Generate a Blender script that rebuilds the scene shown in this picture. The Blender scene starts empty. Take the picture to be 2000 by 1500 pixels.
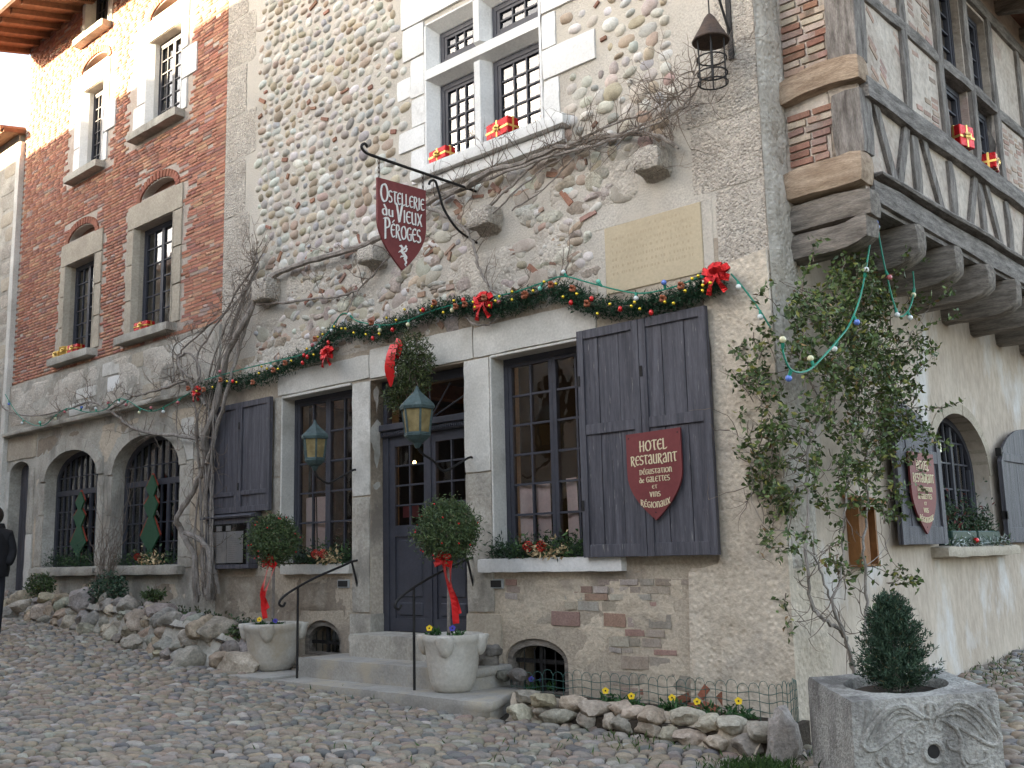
import bpy, math, random
import numpy as np
from mathutils import Vector, Matrix, noise

random.seed(7)
rng = np.random.default_rng(7)
SC = bpy.context.scene
COL = SC.collection

# ------------------------------------------------------------------ camera
FPX = 2022.0
PITCH, ROLL, YAW = 0.16477, -0.02383, 0.7390
CAM = Vector((0.0, -8.0, 1.6))
_f = Vector((-math.sin(YAW) * math.cos(PITCH), math.cos(YAW) * math.cos(PITCH), math.sin(PITCH)))
_r = Vector((math.cos(YAW), math.sin(YAW), 0))
_u = _r.cross(_f)
CR = _r * math.cos(ROLL) + _u * math.sin(ROLL)
CU = -_r * math.sin(ROLL) + _u * math.cos(ROLL)
cam_d = bpy.data.cameras.new('camera')
cam_d.sensor_width = 36.0
cam_d.lens = FPX / 2000 * 36.0
cam_d.clip_end = 600
cam_d.clip_start = 0.05
cam = bpy.data.objects.new('camera', cam_d)
COL.objects.link(cam)
cam.matrix_world = Matrix(((CR.x, CU.x, -_f.x, CAM.x), (CR.y, CU.y, -_f.y, CAM.y), (CR.z, CU.z, -_f.z, CAM.z), (0, 0, 0, 1)))
SC.camera = cam

# ------------------------------------------------------------------ sky, sun, exposure
SUN_EL = math.radians(12.0)
SUN_DIR = Vector((-0.56, -0.83, 0)).normalized() * math.cos(SUN_EL) + Vector((0, 0, math.sin(SUN_EL)))
world = bpy.data.worlds.new('World')
SC.world = world
world.use_nodes = True
wn = world.node_tree.nodes
wl = world.node_tree.links
sky = wn.new('ShaderNodeTexSky')
sky.sky_type = 'NISHITA'
sky.sun_disc = False
sky.sun_elevation = SUN_EL
sky.sun_rotation = math.atan2(SUN_DIR.x, SUN_DIR.y)
sky.air_density = 1.0
sky.dust_density = 2.5
sky.ozone_density = 1.0
hs = wn.new('ShaderNodeHueSaturation')
hs.inputs['Saturation'].default_value = 0.6
wl.new(sky.outputs[0], hs.inputs['Color'])
wl.new(hs.outputs[0], wn['Background'].inputs['Color'])
wn['Background'].inputs['Strength'].default_value = 0.055
sun_d = bpy.data.lights.new('sun', 'SUN')
sun_d.energy = 3.6
sun_d.angle = math.radians(0.5)
sun_d.color = (1.0, 0.80, 0.52)
sun = bpy.data.objects.new('sun', sun_d)
COL.objects.link(sun)
sun.rotation_euler = SUN_DIR.to_track_quat('Z', 'Y').to_euler()
SC.view_settings.view_transform = 'Standard'
SC.view_settings.look = 'None'
SC.view_settings.gamma = 1.0
SC.view_settings.exposure = 4.08
SC.cycles.use_denoising = True
SC.cycles.max_bounces = 8
SC.cycles.transparent_max_bounces = 12
SC.cycles.caustics_reflective = False
SC.cycles.caustics_refractive = False

# ------------------------------------------------------------------ measured photo point -> place on a known plane
def ray(u, v):
    return CR * ((u - 1000) / FPX) + CU * (-(v - 750) / FPX) + _f
def F(u, v, y=0.0):                      # on a plane parallel to the street front
    d = ray(u, v); return CAM + d * ((y - CAM.y) / d.y)
def S(u, v, x):                          # on a plane square to the street front
    d = ray(u, v); return CAM + d * ((x - CAM.x) / d.x)
def G(u, v, z):                          # on a level plane
    d = ray(u, v); return CAM + d * ((z - CAM.z) / d.z)

def gz(x, y):                            # height of the sloping street
    xs = [-60, -40, -22, -17, -14.2, -12.3, -10.4, -6.7, -4.0, 30]
    zs = [2.0, 1.4, 0.93, 0.80, 0.64, 0.45, 0.31, 0.17, 0.04, 0.02]
    z = float(np.interp(x, xs, zs))
    return z + (0.055 * y * min(1, max(0, (x + 4.6) / 0.4)) if y > 0 else 0.0)

# ------------------------------------------------------------------ object helpers
def link(o, parent=None):
    COL.objects.link(o)
    if parent is not None:
        o.parent = parent
        m = parent
        loc = Vector(parent.get('_o', (0, 0, 0)))
        o.matrix_parent_inverse = Matrix.Translation(-loc)
    return o

def thing(name, label, cat, loc=(0, 0, 0), group=None):
    o = bpy.data.objects.new(name, None)
    o.empty_display_size = 0.1
    COL.objects.link(o)
    o.location = loc
    o['_o'] = tuple(float(c) for c in loc)
    o['label'] = label
    o['category'] = cat
    if group: o['group'] = group
    return o

def part(name, parent, label=None):      # an empty that gathers a part's sub-parts
    o = bpy.data.objects.new(name, None)
    o.empty_display_size = 0.05
    link(o, parent)
    o['_o'] = (0.0, 0.0, 0.0)
    if label: o['label'] = label
    return o

def structure(o):
    o['kind'] = 'structure'
    return o

def stuff(o):
    o['kind'] = 'stuff'
    return o

def tag(o, label, cat, group=None):
    o['label'] = label
    o['category'] = cat
    if group: o['group'] = group
    return o

def mesh_np(name, V, Fq, mat, parent=None, tint=None, smooth=False):
    me = bpy.data.meshes.new(name)
    V = np.asarray(V, np.float32)
    Fq = np.asarray(Fq, np.int32)
    n, k = Fq.shape
    me.vertices.add(len(V)); me.vertices.foreach_set('co', V.ravel())
    me.loops.add(n * k); me.loops.foreach_set('vertex_index', Fq.ravel())
    me.polygons.add(n)
    me.polygons.foreach_set('loop_start', np.arange(0, n * k, k, dtype=np.int32))
    me.update(calc_edges=True)
    me.materials.append(mat)
    if smooth: me.polygons.foreach_set('use_smooth', np.ones(n, bool))
    if tint is not None:
        a = me.attributes.new('tint', 'FLOAT_COLOR', 'FACE')
        t = np.ones((n, 4), np.float32); t[:, :3] = tint
        a.data.foreach_set('color', t.ravel())
    o = bpy.data.objects.new(name, me)
    return link(o, parent)

class MB:
    def __init__(s): s.v = []; s.f = []; s.t = []; s.tint = (1, 1, 1)
    def face(s, idx): s.f.append(tuple(idx)); s.t.append(s.tint)
    def add(s, vs, fs):
        b = len(s.v); s.v.extend(tuple(p) for p in vs)
        for q in fs: s.face([b + i for i in q])
    def box(s, x0, x1, y0, y1, z0, z1):
        s.add([(x0, y0, z0), (x1, y0, z0), (x1, y1, z0), (x0, y1, z0), (x0, y0, z1), (x1, y0, z1), (x1, y1, z1), (x0, y1, z1)],
              [(0, 3, 2, 1), (4, 5, 6, 7), (0, 1, 5, 4), (1, 2, 6, 5), (2, 3, 7, 6), (3, 0, 4, 7)])
    def hexa(s, c):                      # eight corners: bottom ring then top ring
        s.add(c, [(0, 3, 2, 1), (4, 5, 6, 7), (0, 1, 5, 4), (1, 2, 6, 5), (2, 3, 7, 6), (3, 0, 4, 7)])
    def bbox(s, x0, x1, y0, y1, z0, z1, b=0.01):   # chamfered box
        P = []
        for (x, sx) in ((x0, 1), (x1, -1)):
            for (y, sy) in ((y0, 1), (y1, -1)):
                for (z, sz) in ((z0, 1), (z1, -1)):
                    P += [(x, y + sy * b, z + sz * b), (x + sx * b, y, z + sz * b), (x + sx * b, y + sy * b, z)]
        def I(i, j, k, a): return ((i * 2 + j) * 2 + k) * 3 + a
        fs = [[I(0,0,0,0), I(0,0,1,0), I(0,1,1,0), I(0,1,0,0)], [I(1,0,0,0), I(1,1,0,0), I(1,1,1,0), I(1,0,1,0)],
              [I(0,0,0,1), I(1,0,0,1), I(1,0,1,1), I(0,0,1,1)], [I(0,1,0,1), I(0,1,1,1), I(1,1,1,1), I(1,1,0,1)],
              [I(0,0,0,2), I(0,1,0,2), I(1,1,0,2), I(1,0,0,2)], [I(0,0,1,2), I(1,0,1,2), I(1,1,1,2), I(0,1,1,2)]]
        for k in (0, 1):
            for j in (0, 1): fs.append([I(0,j,k,1), I(1,j,k,1), I(1,j,k,2), I(0,j,k,2)])
            for i in (0, 1): fs.append([I(i,0,k,0), I(i,1,k,0), I(i,1,k,2), I(i,0,k,2)])
        for i in (0, 1):
            for j in (0, 1): fs.append([I(i,j,0,0), I(i,j,1,0), I(i,j,1,1), I(i,j,0,1)])
        for i in (0, 1):
            for j in (0, 1):
                for k in (0, 1): fs.append([I(i,j,k,0), I(i,j,k,1), I(i,j,k,2)])
        s.add(P, fs)
    def rblock(s, x0, x1, y0, y1, z0, z1, amp=0.012, res=0.09, rnd=0.02, freq=5.0, fm=None):
        n = [max(2, min(16, int((b - a) / res))) for a, b in ((x0, x1), (y0, y1), (z0, z1))]
        key = {}
        off = Vector((random.uniform(0, 50), random.uniform(0, 50), random.uniform(0, 50)))
        def V(i, j, k):
            if (i, j, k) in key: return key[(i, j, k)]
            p = [x0 + (x1 - x0) * i / n[0], y0 + (y1 - y0) * j / n[1], z0 + (z1 - z0) * k / n[2]]
            e = [(q in (0, m)) for q, m in zip((i, j, k), n)]
            ne = sum(e)
            if ne >= 2:
                c = [(x0 + x1) / 2, (y0 + y1) / 2, (z0 + z1) / 2]
                for a in range(3):
                    if e[a]: p[a] += rnd * (0.45 if ne == 2 else 0.7) * (1 if c[a] > p[a] else -1)
            P = Vector(p)
            w = noise.noise_vector(P * freq + off) * amp + noise.noise_vector(P * freq * 3 + off) * amp * 0.4
            P = P + w
            if fm: P = fm(P)
            key[(i, j, k)] = len(s.v); s.v.append(tuple(P)); return key[(i, j, k)]
        for i in range(n[0]):
            for k in range(n[2]):
                s.face([V(i, 0, k), V(i + 1, 0, k), V(i + 1, 0, k + 1), V(i, 0, k + 1)])
                s.face([V(i, n[1], k), V(i, n[1], k + 1), V(i + 1, n[1], k + 1), V(i + 1, n[1], k)])
        for j in range(n[1]):
            for k in range(n[2]):
                s.face([V(0, j, k), V(0, j, k + 1), V(0, j + 1, k + 1), V(0, j + 1, k)])
                s.face([V(n[0], j, k), V(n[0], j + 1, k), V(n[0], j + 1, k + 1), V(n[0], j, k + 1)])
        for i in range(n[0]):
            for j in range(n[1]):
                s.face([V(i, j, 0), V(i, j + 1, 0), V(i + 1, j + 1, 0), V(i + 1, j, 0)])
                s.face([V(i, j, n[2]), V(i + 1, j, n[2]), V(i + 1, j + 1, n[2]), V(i, j + 1, n[2])])
    def tube(s, pts, r, n=6, caps=True):
        pts = [Vector(p) for p in pts]
        if not hasattr(r, '__len__'): r = [r] * len(pts)
        b0 = len(s.v)
        up = Vector((0.31, 0.17, 0.93)); prev = None
        for i, p in enumerate(pts):
            d = (pts[min(i + 1, len(pts) - 1)] - pts[max(i - 1, 0)])
            if d.length < 1e-9: d = Vector((0, 0, 1))
            d.normalize()
            a = (prev if prev is not None else d.cross(up))
            a = a - d * a.dot(d)
            if a.length < 1e-4: a = d.cross(Vector((1, 0, 0)))
            a.normalize(); prev = a; b = d.cross(a)
            for k in range(n):
                t = 2 * math.pi * k / n
                s.v.append(tuple(p + (a * math.cos(t) + b * math.sin(t)) * r[i]))
        for i in range(len(pts) - 1):
            for k in range(n):
                k2 = (k + 1) % n
                s.face([b0 + i * n + k, b0 + i * n + k2, b0 + (i + 1) * n + k2, b0 + (i + 1) * n + k])
        if caps:
            s.face([b0 + k for k in reversed(range(n))]); e = b0 + (len(pts) - 1) * n
            s.face([e + k for k in range(n)])
    def lathe(s, prof, c, n=20, wob=0.0, capb=True, capt=False):
        b0 = len(s.v)
        for (r, z) in prof:
            for k in range(n):
                t = 2 * math.pi * k / n
                rr = r * (1 + wob * noise.noise(Vector((math.cos(t) * 1.5, math.sin(t) * 1.5, z * 3))))
                s.v.append((c[0] + rr * math.cos(t), c[1] + rr * math.sin(t), c[2] + z))
        for i in range(len(prof) - 1):
            for k in range(n):
                k2 = (k + 1) % n
                s.face([b0 + i * n + k, b0 + i * n + k2, b0 + (i + 1) * n + k2, b0 + (i + 1) * n + k])
        if capb: s.face([b0 + k for k in reversed(range(n))])
        if capt: e = b0 + (len(prof) - 1) * n; s.face([e + k for k in range(n)])
    def prism(s, poly, fn, d0, d1):      # poly in 2D, fn(a, b, d) -> 3D
        n = len(poly); b = len(s.v)
        for d in (d0, d1):
            for (p, q) in poly: s.v.append(tuple(fn(p, q, d)))
        s.face([b + i for i in range(n)]); s.face([b + n + i for i in reversed(range(n))])
        for i in range(n):
            j = (i + 1) % n; s.face([b + i, b + n + i, b + n + j, b + j])
    def ball(s, c, r, n=8, m=5, sq=(1, 1, 1)):
        prof = []; b0 = len(s.v)
        for i in range(1, m):
            a = math.pi * i / m
            for k in range(n):
                t = 2 * math.pi * k / n
                s.v.append((c[0] + r * sq[0] * math.sin(a) * math.cos(t), c[1] + r * sq[1] * math.sin(a) * math.sin(t), c[2] + r * sq[2] * math.cos(a)))
        top = len(s.v); s.v.append((c[0], c[1], c[2] + r * sq[2])); bot = len(s.v); s.v.append((c[0], c[1], c[2] - r * sq[2]))
        for i in range(m - 2):
            for k in range(n):
                k2 = (k + 1) % n
                s.face([b0 + i * n + k, b0 + (i + 1) * n + k, b0 + (i + 1) * n + k2, b0 + i * n + k2])
        for k in range(n):
            k2 = (k + 1) % n
            s.face([top, b0 + k, b0 + k2]); s.face([bot, b0 + (m - 2) * n + k2, b0 + (m - 2) * n + k])
    def mesh(s, name, mat, smooth=False):
        me = bpy.data.meshes.new(name)
        me.from_pydata(s.v, [], s.f)
        if mat is not None: me.materials.append(mat)
        if any(t != (1, 1, 1) for t in s.t):
            a = me.attributes.new('tint', 'FLOAT_COLOR', 'FACE')
            a.data.foreach_set('color', np.array([(*t, 1.0) for t in s.t], np.float32).ravel())
        if smooth:
            me.polygons.foreach_set('use_smooth', np.ones(len(s.f), bool)); me.set_sharp_from_angle(angle=math.radians(48))
        return me
    def build(s, name, mat, parent=None, smooth=False):
        o = bpy.data.objects.new(name, s.mesh(name, mat, smooth))
        return link(o, parent)

def sheet(outline, holes, fn, d0, d1, name, mat, parent=None):
    """flat slab with openings; outline and holes in 2D, fn(a, b, d) -> 3D"""
    cu = bpy.data.curves.new('tmp', 'CURVE'); cu.dimensions = '2D'; cu.fill_mode = 'BOTH'; cu.extrude = 0.5
    for ring in [outline] + holes:
        sp = cu.splines.new('POLY'); sp.points.add(len(ring) - 1); sp.use_cyclic_u = True
        for p, q in zip(sp.points, ring): p.co = (q[0], q[1], 0, 1)
    o = bpy.data.objects.new('tmp', cu); COL.objects.link(o)
    dg = bpy.context.evaluated_depsgraph_get()
    me = bpy.data.meshes.new_from_object(o.evaluated_get(dg))
    bpy.data.objects.remove(o); bpy.data.curves.remove(cu)
    for v in me.vertices:
        v.co = fn(v.co.x, v.co.y, d0 if v.co.z < 0 else d1)
    me.materials.clear(); me.materials.append(mat); me.name = name
    return link(bpy.data.objects.new(name, me), parent)

def front(a, b, d): return Vector((a, d, b))
def sidew(a, b, d): return Vector((d, a, b))
def rect(x0, x1, z0, z1): return [(x0, z0), (x1, z0), (x1, z1), (x0, z1)]
def archp(x0, x1, z0, zs, zt, n=14):     # arched opening: spring zs, crown zt
    c = (x0 + x1) / 2; w = (x1 - x0) / 2
    return [(x0, z0), (x1, z0)] + [(c + w * math.cos(math.pi * i / n), zs + (zt - zs) * math.sin(math.pi * i / n)) for i in range(n + 1)]
def smooth_path(pts, k=4, jit=0.0):
    P = [Vector(p) for p in pts]; out = []
    for i in range(len(P) - 1):
        a = P[max(i - 1, 0)]; b = P[i]; c = P[i + 1]; d = P[min(i + 2, len(P) - 1)]
        for j in range(k):
            t = j / k
            q = 0.5 * ((2 * b) + (-a + c) * t + (2 * a - 5 * b + 4 * c - d) * t * t + (-a + 3 * b - 3 * c + d) * t ** 3)
            out.append(q + Vector([random.gauss(0, jit) for _ in range(3)]) if jit else q)
    out.append(P[-1]); return out
def lerp(a, b, t): return a + (b - a) * t
# ------------------------------------------------------------------ materials
def mat(name, c1, c2=None, rough=0.85, nscale=2.5, bump=0.0, bscale=30.0, tint=None, stretch=(1, 1, 1), metal=0.0,
        stain=None, sscale=0.8, sedge=(0.5, 0.62), speck=0.25, spec=0.3, coat=0.0, bumpd=0.02, pits=0.0, sstretch=(1, 1, 1)):
    m = bpy.data.materials.new(name); m.use_nodes = True
    N = m.node_tree.nodes; L = m.node_tree.links; B = N['Principled BSDF']
    geo = N.new('ShaderNodeNewGeometry')
    mp = N.new('ShaderNodeMapping'); mp.inputs['Scale'].default_value = stretch
    L.new(geo.outputs['Position'], mp.inputs['Vector'])
    def noise_n(scale, detail=6, vec=None, rgh=0.6):
        n = N.new('ShaderNodeTexNoise'); n.inputs['Scale'].default_value = scale; n.inputs['Detail'].default_value = detail
        n.inputs['Roughness'].default_value = rgh
        L.new((vec or mp).outputs[0], n.inputs['Vector']); return n
    def ramp(src, a, b, ca=(0, 0, 0, 1), cb=(1, 1, 1, 1)):
        r = N.new('ShaderNodeValToRGB'); r.color_ramp.elements[0].position = a; r.color_ramp.elements[1].position = b
        r.color_ramp.elements[0].color = ca; r.color_ramp.elements[1].color = cb
        L.new(src, r.inputs[0]); return r
    def mix(mode, fac, a, b):
        x = N.new('ShaderNodeMix'); x.data_type = 'RGBA'; x.blend_type = mode
        if hasattr(fac, 'links'): L.new(fac, x.inputs[0])
        else: x.inputs[0].default_value = fac
        for s_, val in ((x.inputs[6], a), (x.inputs[7], b)):
            if hasattr(val, 'links'): L.new(val, s_)
            else: s_.default_value = (*val, 1)
        return x.outputs[2]
    c2 = c2 or c1
    n1 = noise_n(nscale)
    col = ramp(n1.outputs['Fac'], 0.32, 0.68, (*c1, 1), (*c2, 1)).outputs[0]
    nb = noise_n(bscale, 5)
    if speck:
        g = ramp(nb.outputs['Fac'], 0.25, 0.75, (1 - speck,) * 3 + (1,), (1 + speck * 0.6,) * 3 + (1,)).outputs[0]
        col = mix('MULTIPLY', 1.0, col, g)
    if stain:
        mp2 = N.new('ShaderNodeMapping'); mp2.inputs['Scale'].default_value = sstretch
        L.new(geo.outputs['Position'], mp2.inputs['Vector'])
        n3 = noise_n(sscale, 8, mp2, 0.65)
        f = ramp(n3.outputs['Fac'], *sedge).outputs[0]
        col = mix('MIX', f, col, stain)
    if tint == 'attr':
        a = N.new('ShaderNodeAttribute'); a.attribute_name = 'tint'
        col = mix('MULTIPLY', 1.0, col, a.outputs['Color'])
    elif tint == 'obj':
        a = N.new('ShaderNodeObjectInfo')
        col = mix('MULTIPLY', 1.0, col, a.outputs['Color'])
    L.new(col, B.inputs['Base Color'])
    B.inputs['Roughness'].default_value = rough; B.inputs['Metallic'].default_value = metal
    B.inputs['Specular IOR Level'].default_value = spec
    B.inputs['Coat Weight'].default_value = coat
    if bump:
        bp = N.new('ShaderNodeBump'); bp.inputs['Strength'].default_value = bump; bp.inputs['Distance'].default_value = bumpd
        h = nb.outputs['Fac']
        if pits:
            vz = N.new('ShaderNodeTexVoronoi'); vz.inputs['Scale'].default_value = pits
            L.new(mp.outputs[0], vz.inputs['Vector'])
            ad = N.new('ShaderNodeMath'); ad.operation = 'MULTIPLY'
            rr = ramp(vz.outputs['Distance'], 0.0, 0.45)
            L.new(h, ad.inputs[0]); L.new(rr.outputs[0], ad.inputs[1]); h = ad.outputs[0]
        L.new(h, bp.inputs['Height']); L.new(bp.outputs[0], B.inputs['Normal'])
    return m

def glass_mat(name, tint=(1, 1, 1), wav=0.6, refl=1.0):
    m = bpy.data.materials.new(name); m.use_nodes = True
    N = m.node_tree.nodes; L = m.node_tree.links; N.remove(N['Principled BSDF'])
    tr = N.new('ShaderNodeBsdfTransparent'); tr.inputs[0].default_value = (*tint, 1)
    gl = N.new('ShaderNodeBsdfGlossy'); gl.inputs['Roughness'].default_value = 0.02
    fr = N.new('ShaderNodeFresnel'); fr.inputs[0].default_value = 1.52
    geo = N.new('ShaderNodeNewGeometry'); n = N.new('ShaderNodeTexNoise'); n.inputs['Scale'].default_value = 2.5
    L.new(geo.outputs['Position'], n.inputs['Vector'])
    bp = N.new('ShaderNodeBump'); bp.inputs['Strength'].default_value = wav; bp.inputs['Distance'].default_value = 0.01
    L.new(n.outputs['Fac'], bp.inputs['Height']); L.new(bp.outputs[0], gl.inputs['Normal'])
    mu = N.new('ShaderNodeMath'); mu.operation = 'MULTIPLY_ADD'; mu.inputs[1].default_value = 1.7 * refl; mu.inputs[2].default_value = 0.03; mu.use_clamp = True
    L.new(fr.outputs[0], mu.inputs[0])
    mx = N.new('ShaderNodeMixShader'); L.new(mu.outputs[0], mx.inputs[0]); L.new(tr.outputs[0], mx.inputs[1]); L.new(gl.outputs[0], mx.inputs[2])
    L.new(mx.outputs[0], N['Material Output'].inputs[0])
    return m

def emit_mat(name, c, s):
    m = bpy.data.materials.new(name); m.use_nodes = True
    B = m.node_tree.nodes['Principled BSDF']
    B.inputs['Base Color'].default_value = (*c, 1); B.inputs['Emission Color'].default_value = (*c, 1); B.inputs['Emission Strength'].default_value = s
    return m

M = {}
M['mortar'] = mat('mortar', (.55, .51, .45), (.43, .39, .34), .95, 1.6, .5, 45, stain=(.5, .455, .39), sscale=1.1, speck=.3, bumpd=.02)
M['roughcast'] = mat('roughcast', (.66, .58, .475), (.50, .425, .335), .95, 1.8, .6, 20, stain=(.30, .265, .23), sscale=1.6, sedge=(.54, .74), speck=.3, bumpd=.03, pits=16)
M['lowerwall'] = mat('lower_wall', (.54, .465, .37), (.41, .345, .27), .95, 1.2, .6, 30, stain=(.235, .20, .165), sscale=.9, sedge=(.5, .66), speck=.35, bumpd=.02)
M['plaster'] = mat('plaster', (.54, .465, .385), (.41, .34, .275), .95, 1.3, .5, 11, stain=(.57, .55, .53), sscale=1.1, sedge=(.54, .66), speck=.22, bumpd=.025, sstretch=(1, 1, .6), stretch=(1, 1.2, .55))
M['render'] = mat('old_render', (.60, .555, .49), (.46, .41, .35), .95, 1.7, .8, 26, stain=(.34, .30, .255), sscale=1.5, sedge=(.55, .72), speck=.35, bumpd=.025, pits=22)
M['rendertan'] = mat('tan_render', (.60, .515, .405), (.48, .405, .315), .95, 1.5, .7, 24, stain=(.30, .255, .21), sscale=1.3, sedge=(.55, .7), speck=.3, bumpd=.02)
M['renderbrown'] = mat('damp_render', (.34, .285, .225), (.25, .205, .16), .95, 1.5, .7, 24, stain=(.45, .40, .33), sscale=1.3, sedge=(.55, .7), speck=.3, bumpd=.02)
M['pierface'] = mat('pier_render', (.60, .56, .50), (.42, .375, .32), .95, 2.4, 1.0, 22, stain=(.40, .35, .295), sscale=1.6, sedge=(.5, .7), speck=.3, bumpd=.03, pits=18)
M['infill'] = mat('infill_plaster', (.56, .50, .44), (.42, .355, .30), .95, 2.2, .8, 14, stain=(.36, .25, .21), sscale=1.6, sedge=(.55, .7), speck=.3, bumpd=.03)
M['pebble'] = mat('pebble', (1, 1, 1), (.72, .7, .68), .8, 7, .25, 60, tint='obj', speck=.22, bumpd=.01)
M['pebble_a'] = mat('pebble_merged', (1, 1, 1), (.72, .7, .68), .8, 7, .25, 60, tint='attr', speck=.22, bumpd=.01)
M['lime'] = mat('limestone', (.68, .66, .615), (.52, .50, .455), .85, 2.2, .35, 40, stain=(.33, .31, .27), sscale=1.3, sedge=(.56, .72), speck=.2, bumpd=.012)
M['limew'] = mat('white_limestone', (.78, .77, .75), (.62, .61, .59), .8, 2.0, .3, 40, stain=(.40, .385, .35), sscale=1.5, sedge=(.6, .74), speck=.14, bumpd=.012)
M['limejamb'] = mat('weathered_limestone', (.53, .50, .44), (.33, .30, .255), .9, 2.4, .7, 30, stain=(.20, .185, .16), sscale=1.5, sedge=(.50, .68), speck=.3, bumpd=.015, sstretch=(1, 1, .5))
M['tuff'] = mat('tuff', (.60, .545, .475), (.46, .405, .345), .95, 2.6, 1.0, 34, speck=.5, bumpd=.04, pits=30, stain=(.33, .29, .25), sscale=1.2, sedge=(.55, .7))
M['beige'] = mat('beige_stone', (.46, .405, .325), (.36, .31, .245), .9, 2.4, .4, 30, speck=.25)
M['brick'] = mat('brick', (1, 1, 1), (.75, .72, .7), .9, 9, .4, 60, tint='obj', speck=.3, bumpd=.01)
M['brick_a'] = mat('brick_merged', (1, 1, 1), (.75, .72, .7), .9, 9, .4, 60, tint='attr', speck=.3, bumpd=.01)
M['brickmortar'] = mat('brick_mortar', (.50, .43, .37), (.37, .31, .265), .95, 4, .4, 50)
M['timber'] = mat('weathered_timber', (.36, .33, .305), (.115, .102, .093), .9, 3.2, 1.0, 22, stretch=(6, 1.2, 6), speck=.4, bumpd=.02)
M['timberv'] = mat('weathered_timber_upright', (.34, .31, .285), (.11, .096, .087), .9, 3.2, 1.0, 22, stretch=(6, 6, 1.0), speck=.4, bumpd=.02)
M['timberx'] = mat('weathered_timber_end', (.38, .335, .29), (.13, .112, .097), .9, 3.0, 1.0, 22, stretch=(1.0, 6, 7), speck=.4, bumpd=.02)
M['timberfresh'] = mat('brown_timber', (.52, .40, .295), (.27, .19, .13), .85, 3.0, .8, 22, stretch=(1.2, 6, 6), speck=.35)
M['paint'] = mat('slate_paint', (.118, .115, .134), (.048, .047, .058), .6, 2.4, .5, 22, stretch=(9, 9, .55), speck=.35, stain=(.33, .31, .29), sscale=9, sedge=(.63, .74), sstretch=(7, 7, .5), bumpd=.008)
M['frame'] = mat('frame_paint', (.058, .06, .075), (.042, .043, .055), .5, 4, .15, 30, speck=.15)
M['iron'] = mat('black_iron', (.03, .028, .028), (.018, .017, .017), .6, 8, .3, 50, metal=.3)
M['rust'] = mat('rusty_iron', (.095, .062, .045), (.05, .038, .034), .75, 6, .3, 50, metal=.2)
M['verdigris'] = mat('verdigris_copper', (.075, .115, .115), (.045, .065, .068), .6, 6, .3, 30, metal=.2, stain=(.15, .19, .185), sscale=5, sedge=(.6, .75))
M['amber'] = mat('amber_glass', (.32, .255, .13), (.18, .135, .06), .25, 7, .2, 20, speck=.3)
M['signred'] = mat('sign_red', (.19, .045, .045), (.155, .036, .038), .55, 4, .1, 30, speck=.12)
M['white'] = mat('white_paint', (.78, .77, .74), None, .6, 4)
M['cream'] = mat('cream_paint', (.68, .60, .40), None, .6, 4, speck=.1)
M['shadowpaint'] = mat('dark_paint', (.035, .02, .02), None, .6, 4, speck=.1)
M['glass'] = glass_mat('window_glass')
M['leaf'] = mat('leaf', (1, 1, 1), None, .55, 4, tint='attr', speck=0.0, spec=.35)
M['needle'] = mat('needle', (1, 1, 1), None, .7, 4, tint='attr', speck=0.0)
M['foil'] = mat('red_foil', (.58, .02, .02), (.34, .008, .012), .25, 9, .9, 14, metal=.55, speck=.1, bumpd=.02)
M['ribbon'] = mat('red_ribbon', (.62, .02, .02), (.52, .012, .014), .35, 6, .2, 12, metal=.2, speck=.1)
M['gold'] = mat('gold_foil', (.75, .52, .16), (.6, .4, .1), .28, 6, .2, 20, metal=.8, speck=.1)
M['goldp'] = mat('gold_bauble', (.8, .6, .06), None, .15, 6, metal=.7, speck=0)
M['redb'] = mat('red_bauble', (.55, .012, .012), None, .12, 6, metal=.35, speck=0, coat=.6)
M['copper'] = mat('copper_rose', (.36, .12, .06), (.25, .08, .04), .4, 8, metal=.3)
M['bark'] = mat('vine_bark', (.36, .32, .285), (.19, .165, .145), .95, 4, .7, 26, stretch=(3, 3, 1), speck=.4, bumpd=.015)
M['twig'] = mat('twig', (.22, .175, .14), (.13, .10, .08), .9, 6, .3, 30)
M['greenwire'] = mat('green_cable', (.02, .22, .145), None, .5, 4, speck=.1)
M['fencewire'] = mat('fence_wire', (.045, .11, .095), None, .6, 4, speck=.1)
M['soil'] = mat('soil', (.075, .058, .043), (.045, .036, .028), .98, 6, .8, 30, bumpd=.03)
M['dirt'] = mat('street_dirt', (.115, .10, .082), (.075, .066, .055), .97, 3, .8, 35, stain=(.06, .085, .03), sscale=2.2, sedge=(.60, .70), speck=.4, bumpd=.02)
M['cobble'] = mat('cobble', (1, 1, 1), (.75, .74, .74), .62, 10, .25, 55, tint='obj', speck=.25, spec=.45, bumpd=.008)
M['cobble_a'] = mat('cobble_merged', (1, 1, 1), (.75, .74, .74), .62, 10, .25, 55, tint='attr', speck=.25, spec=.45, bumpd=.008)
M['rock'] = mat('rock', (1, 1, 1), (.55, .53, .5), .92, 5, .7, 30, tint='obj', speck=.4, bumpd=.025)
M['stepstone'] = mat('step_stone', (.42, .40, .365), (.29, .275, .25), .8, 2.5, .35, 40, stain=(.42, .37, .295), sscale=1.5, speck=.25)
M['pot'] = mat('marble_pot', (.60, .575, .53), (.47, .43, .37), .7, 3, .3, 30, stain=(.40, .325, .235), sscale=2.0, sedge=(.5, .75), speck=.18)
M['trough'] = mat('carved_stone', (.53, .51, .47), (.36, .345, .315), .92, 3.5, .9, 40, stain=(.15, .14, .13), sscale=2.4, sedge=(.48, .64), speck=.45, bumpd=.03, sstretch=(1, 1, .5))
M['plaque'] = mat('plaque_stone', (.50, .42, .295), (.45, .375, .26), .85, 2, .2, 40, speck=.12)
M['engrave'] = mat('engraving', (.425, .35, .24), None, .9, 4, speck=.1)
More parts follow.
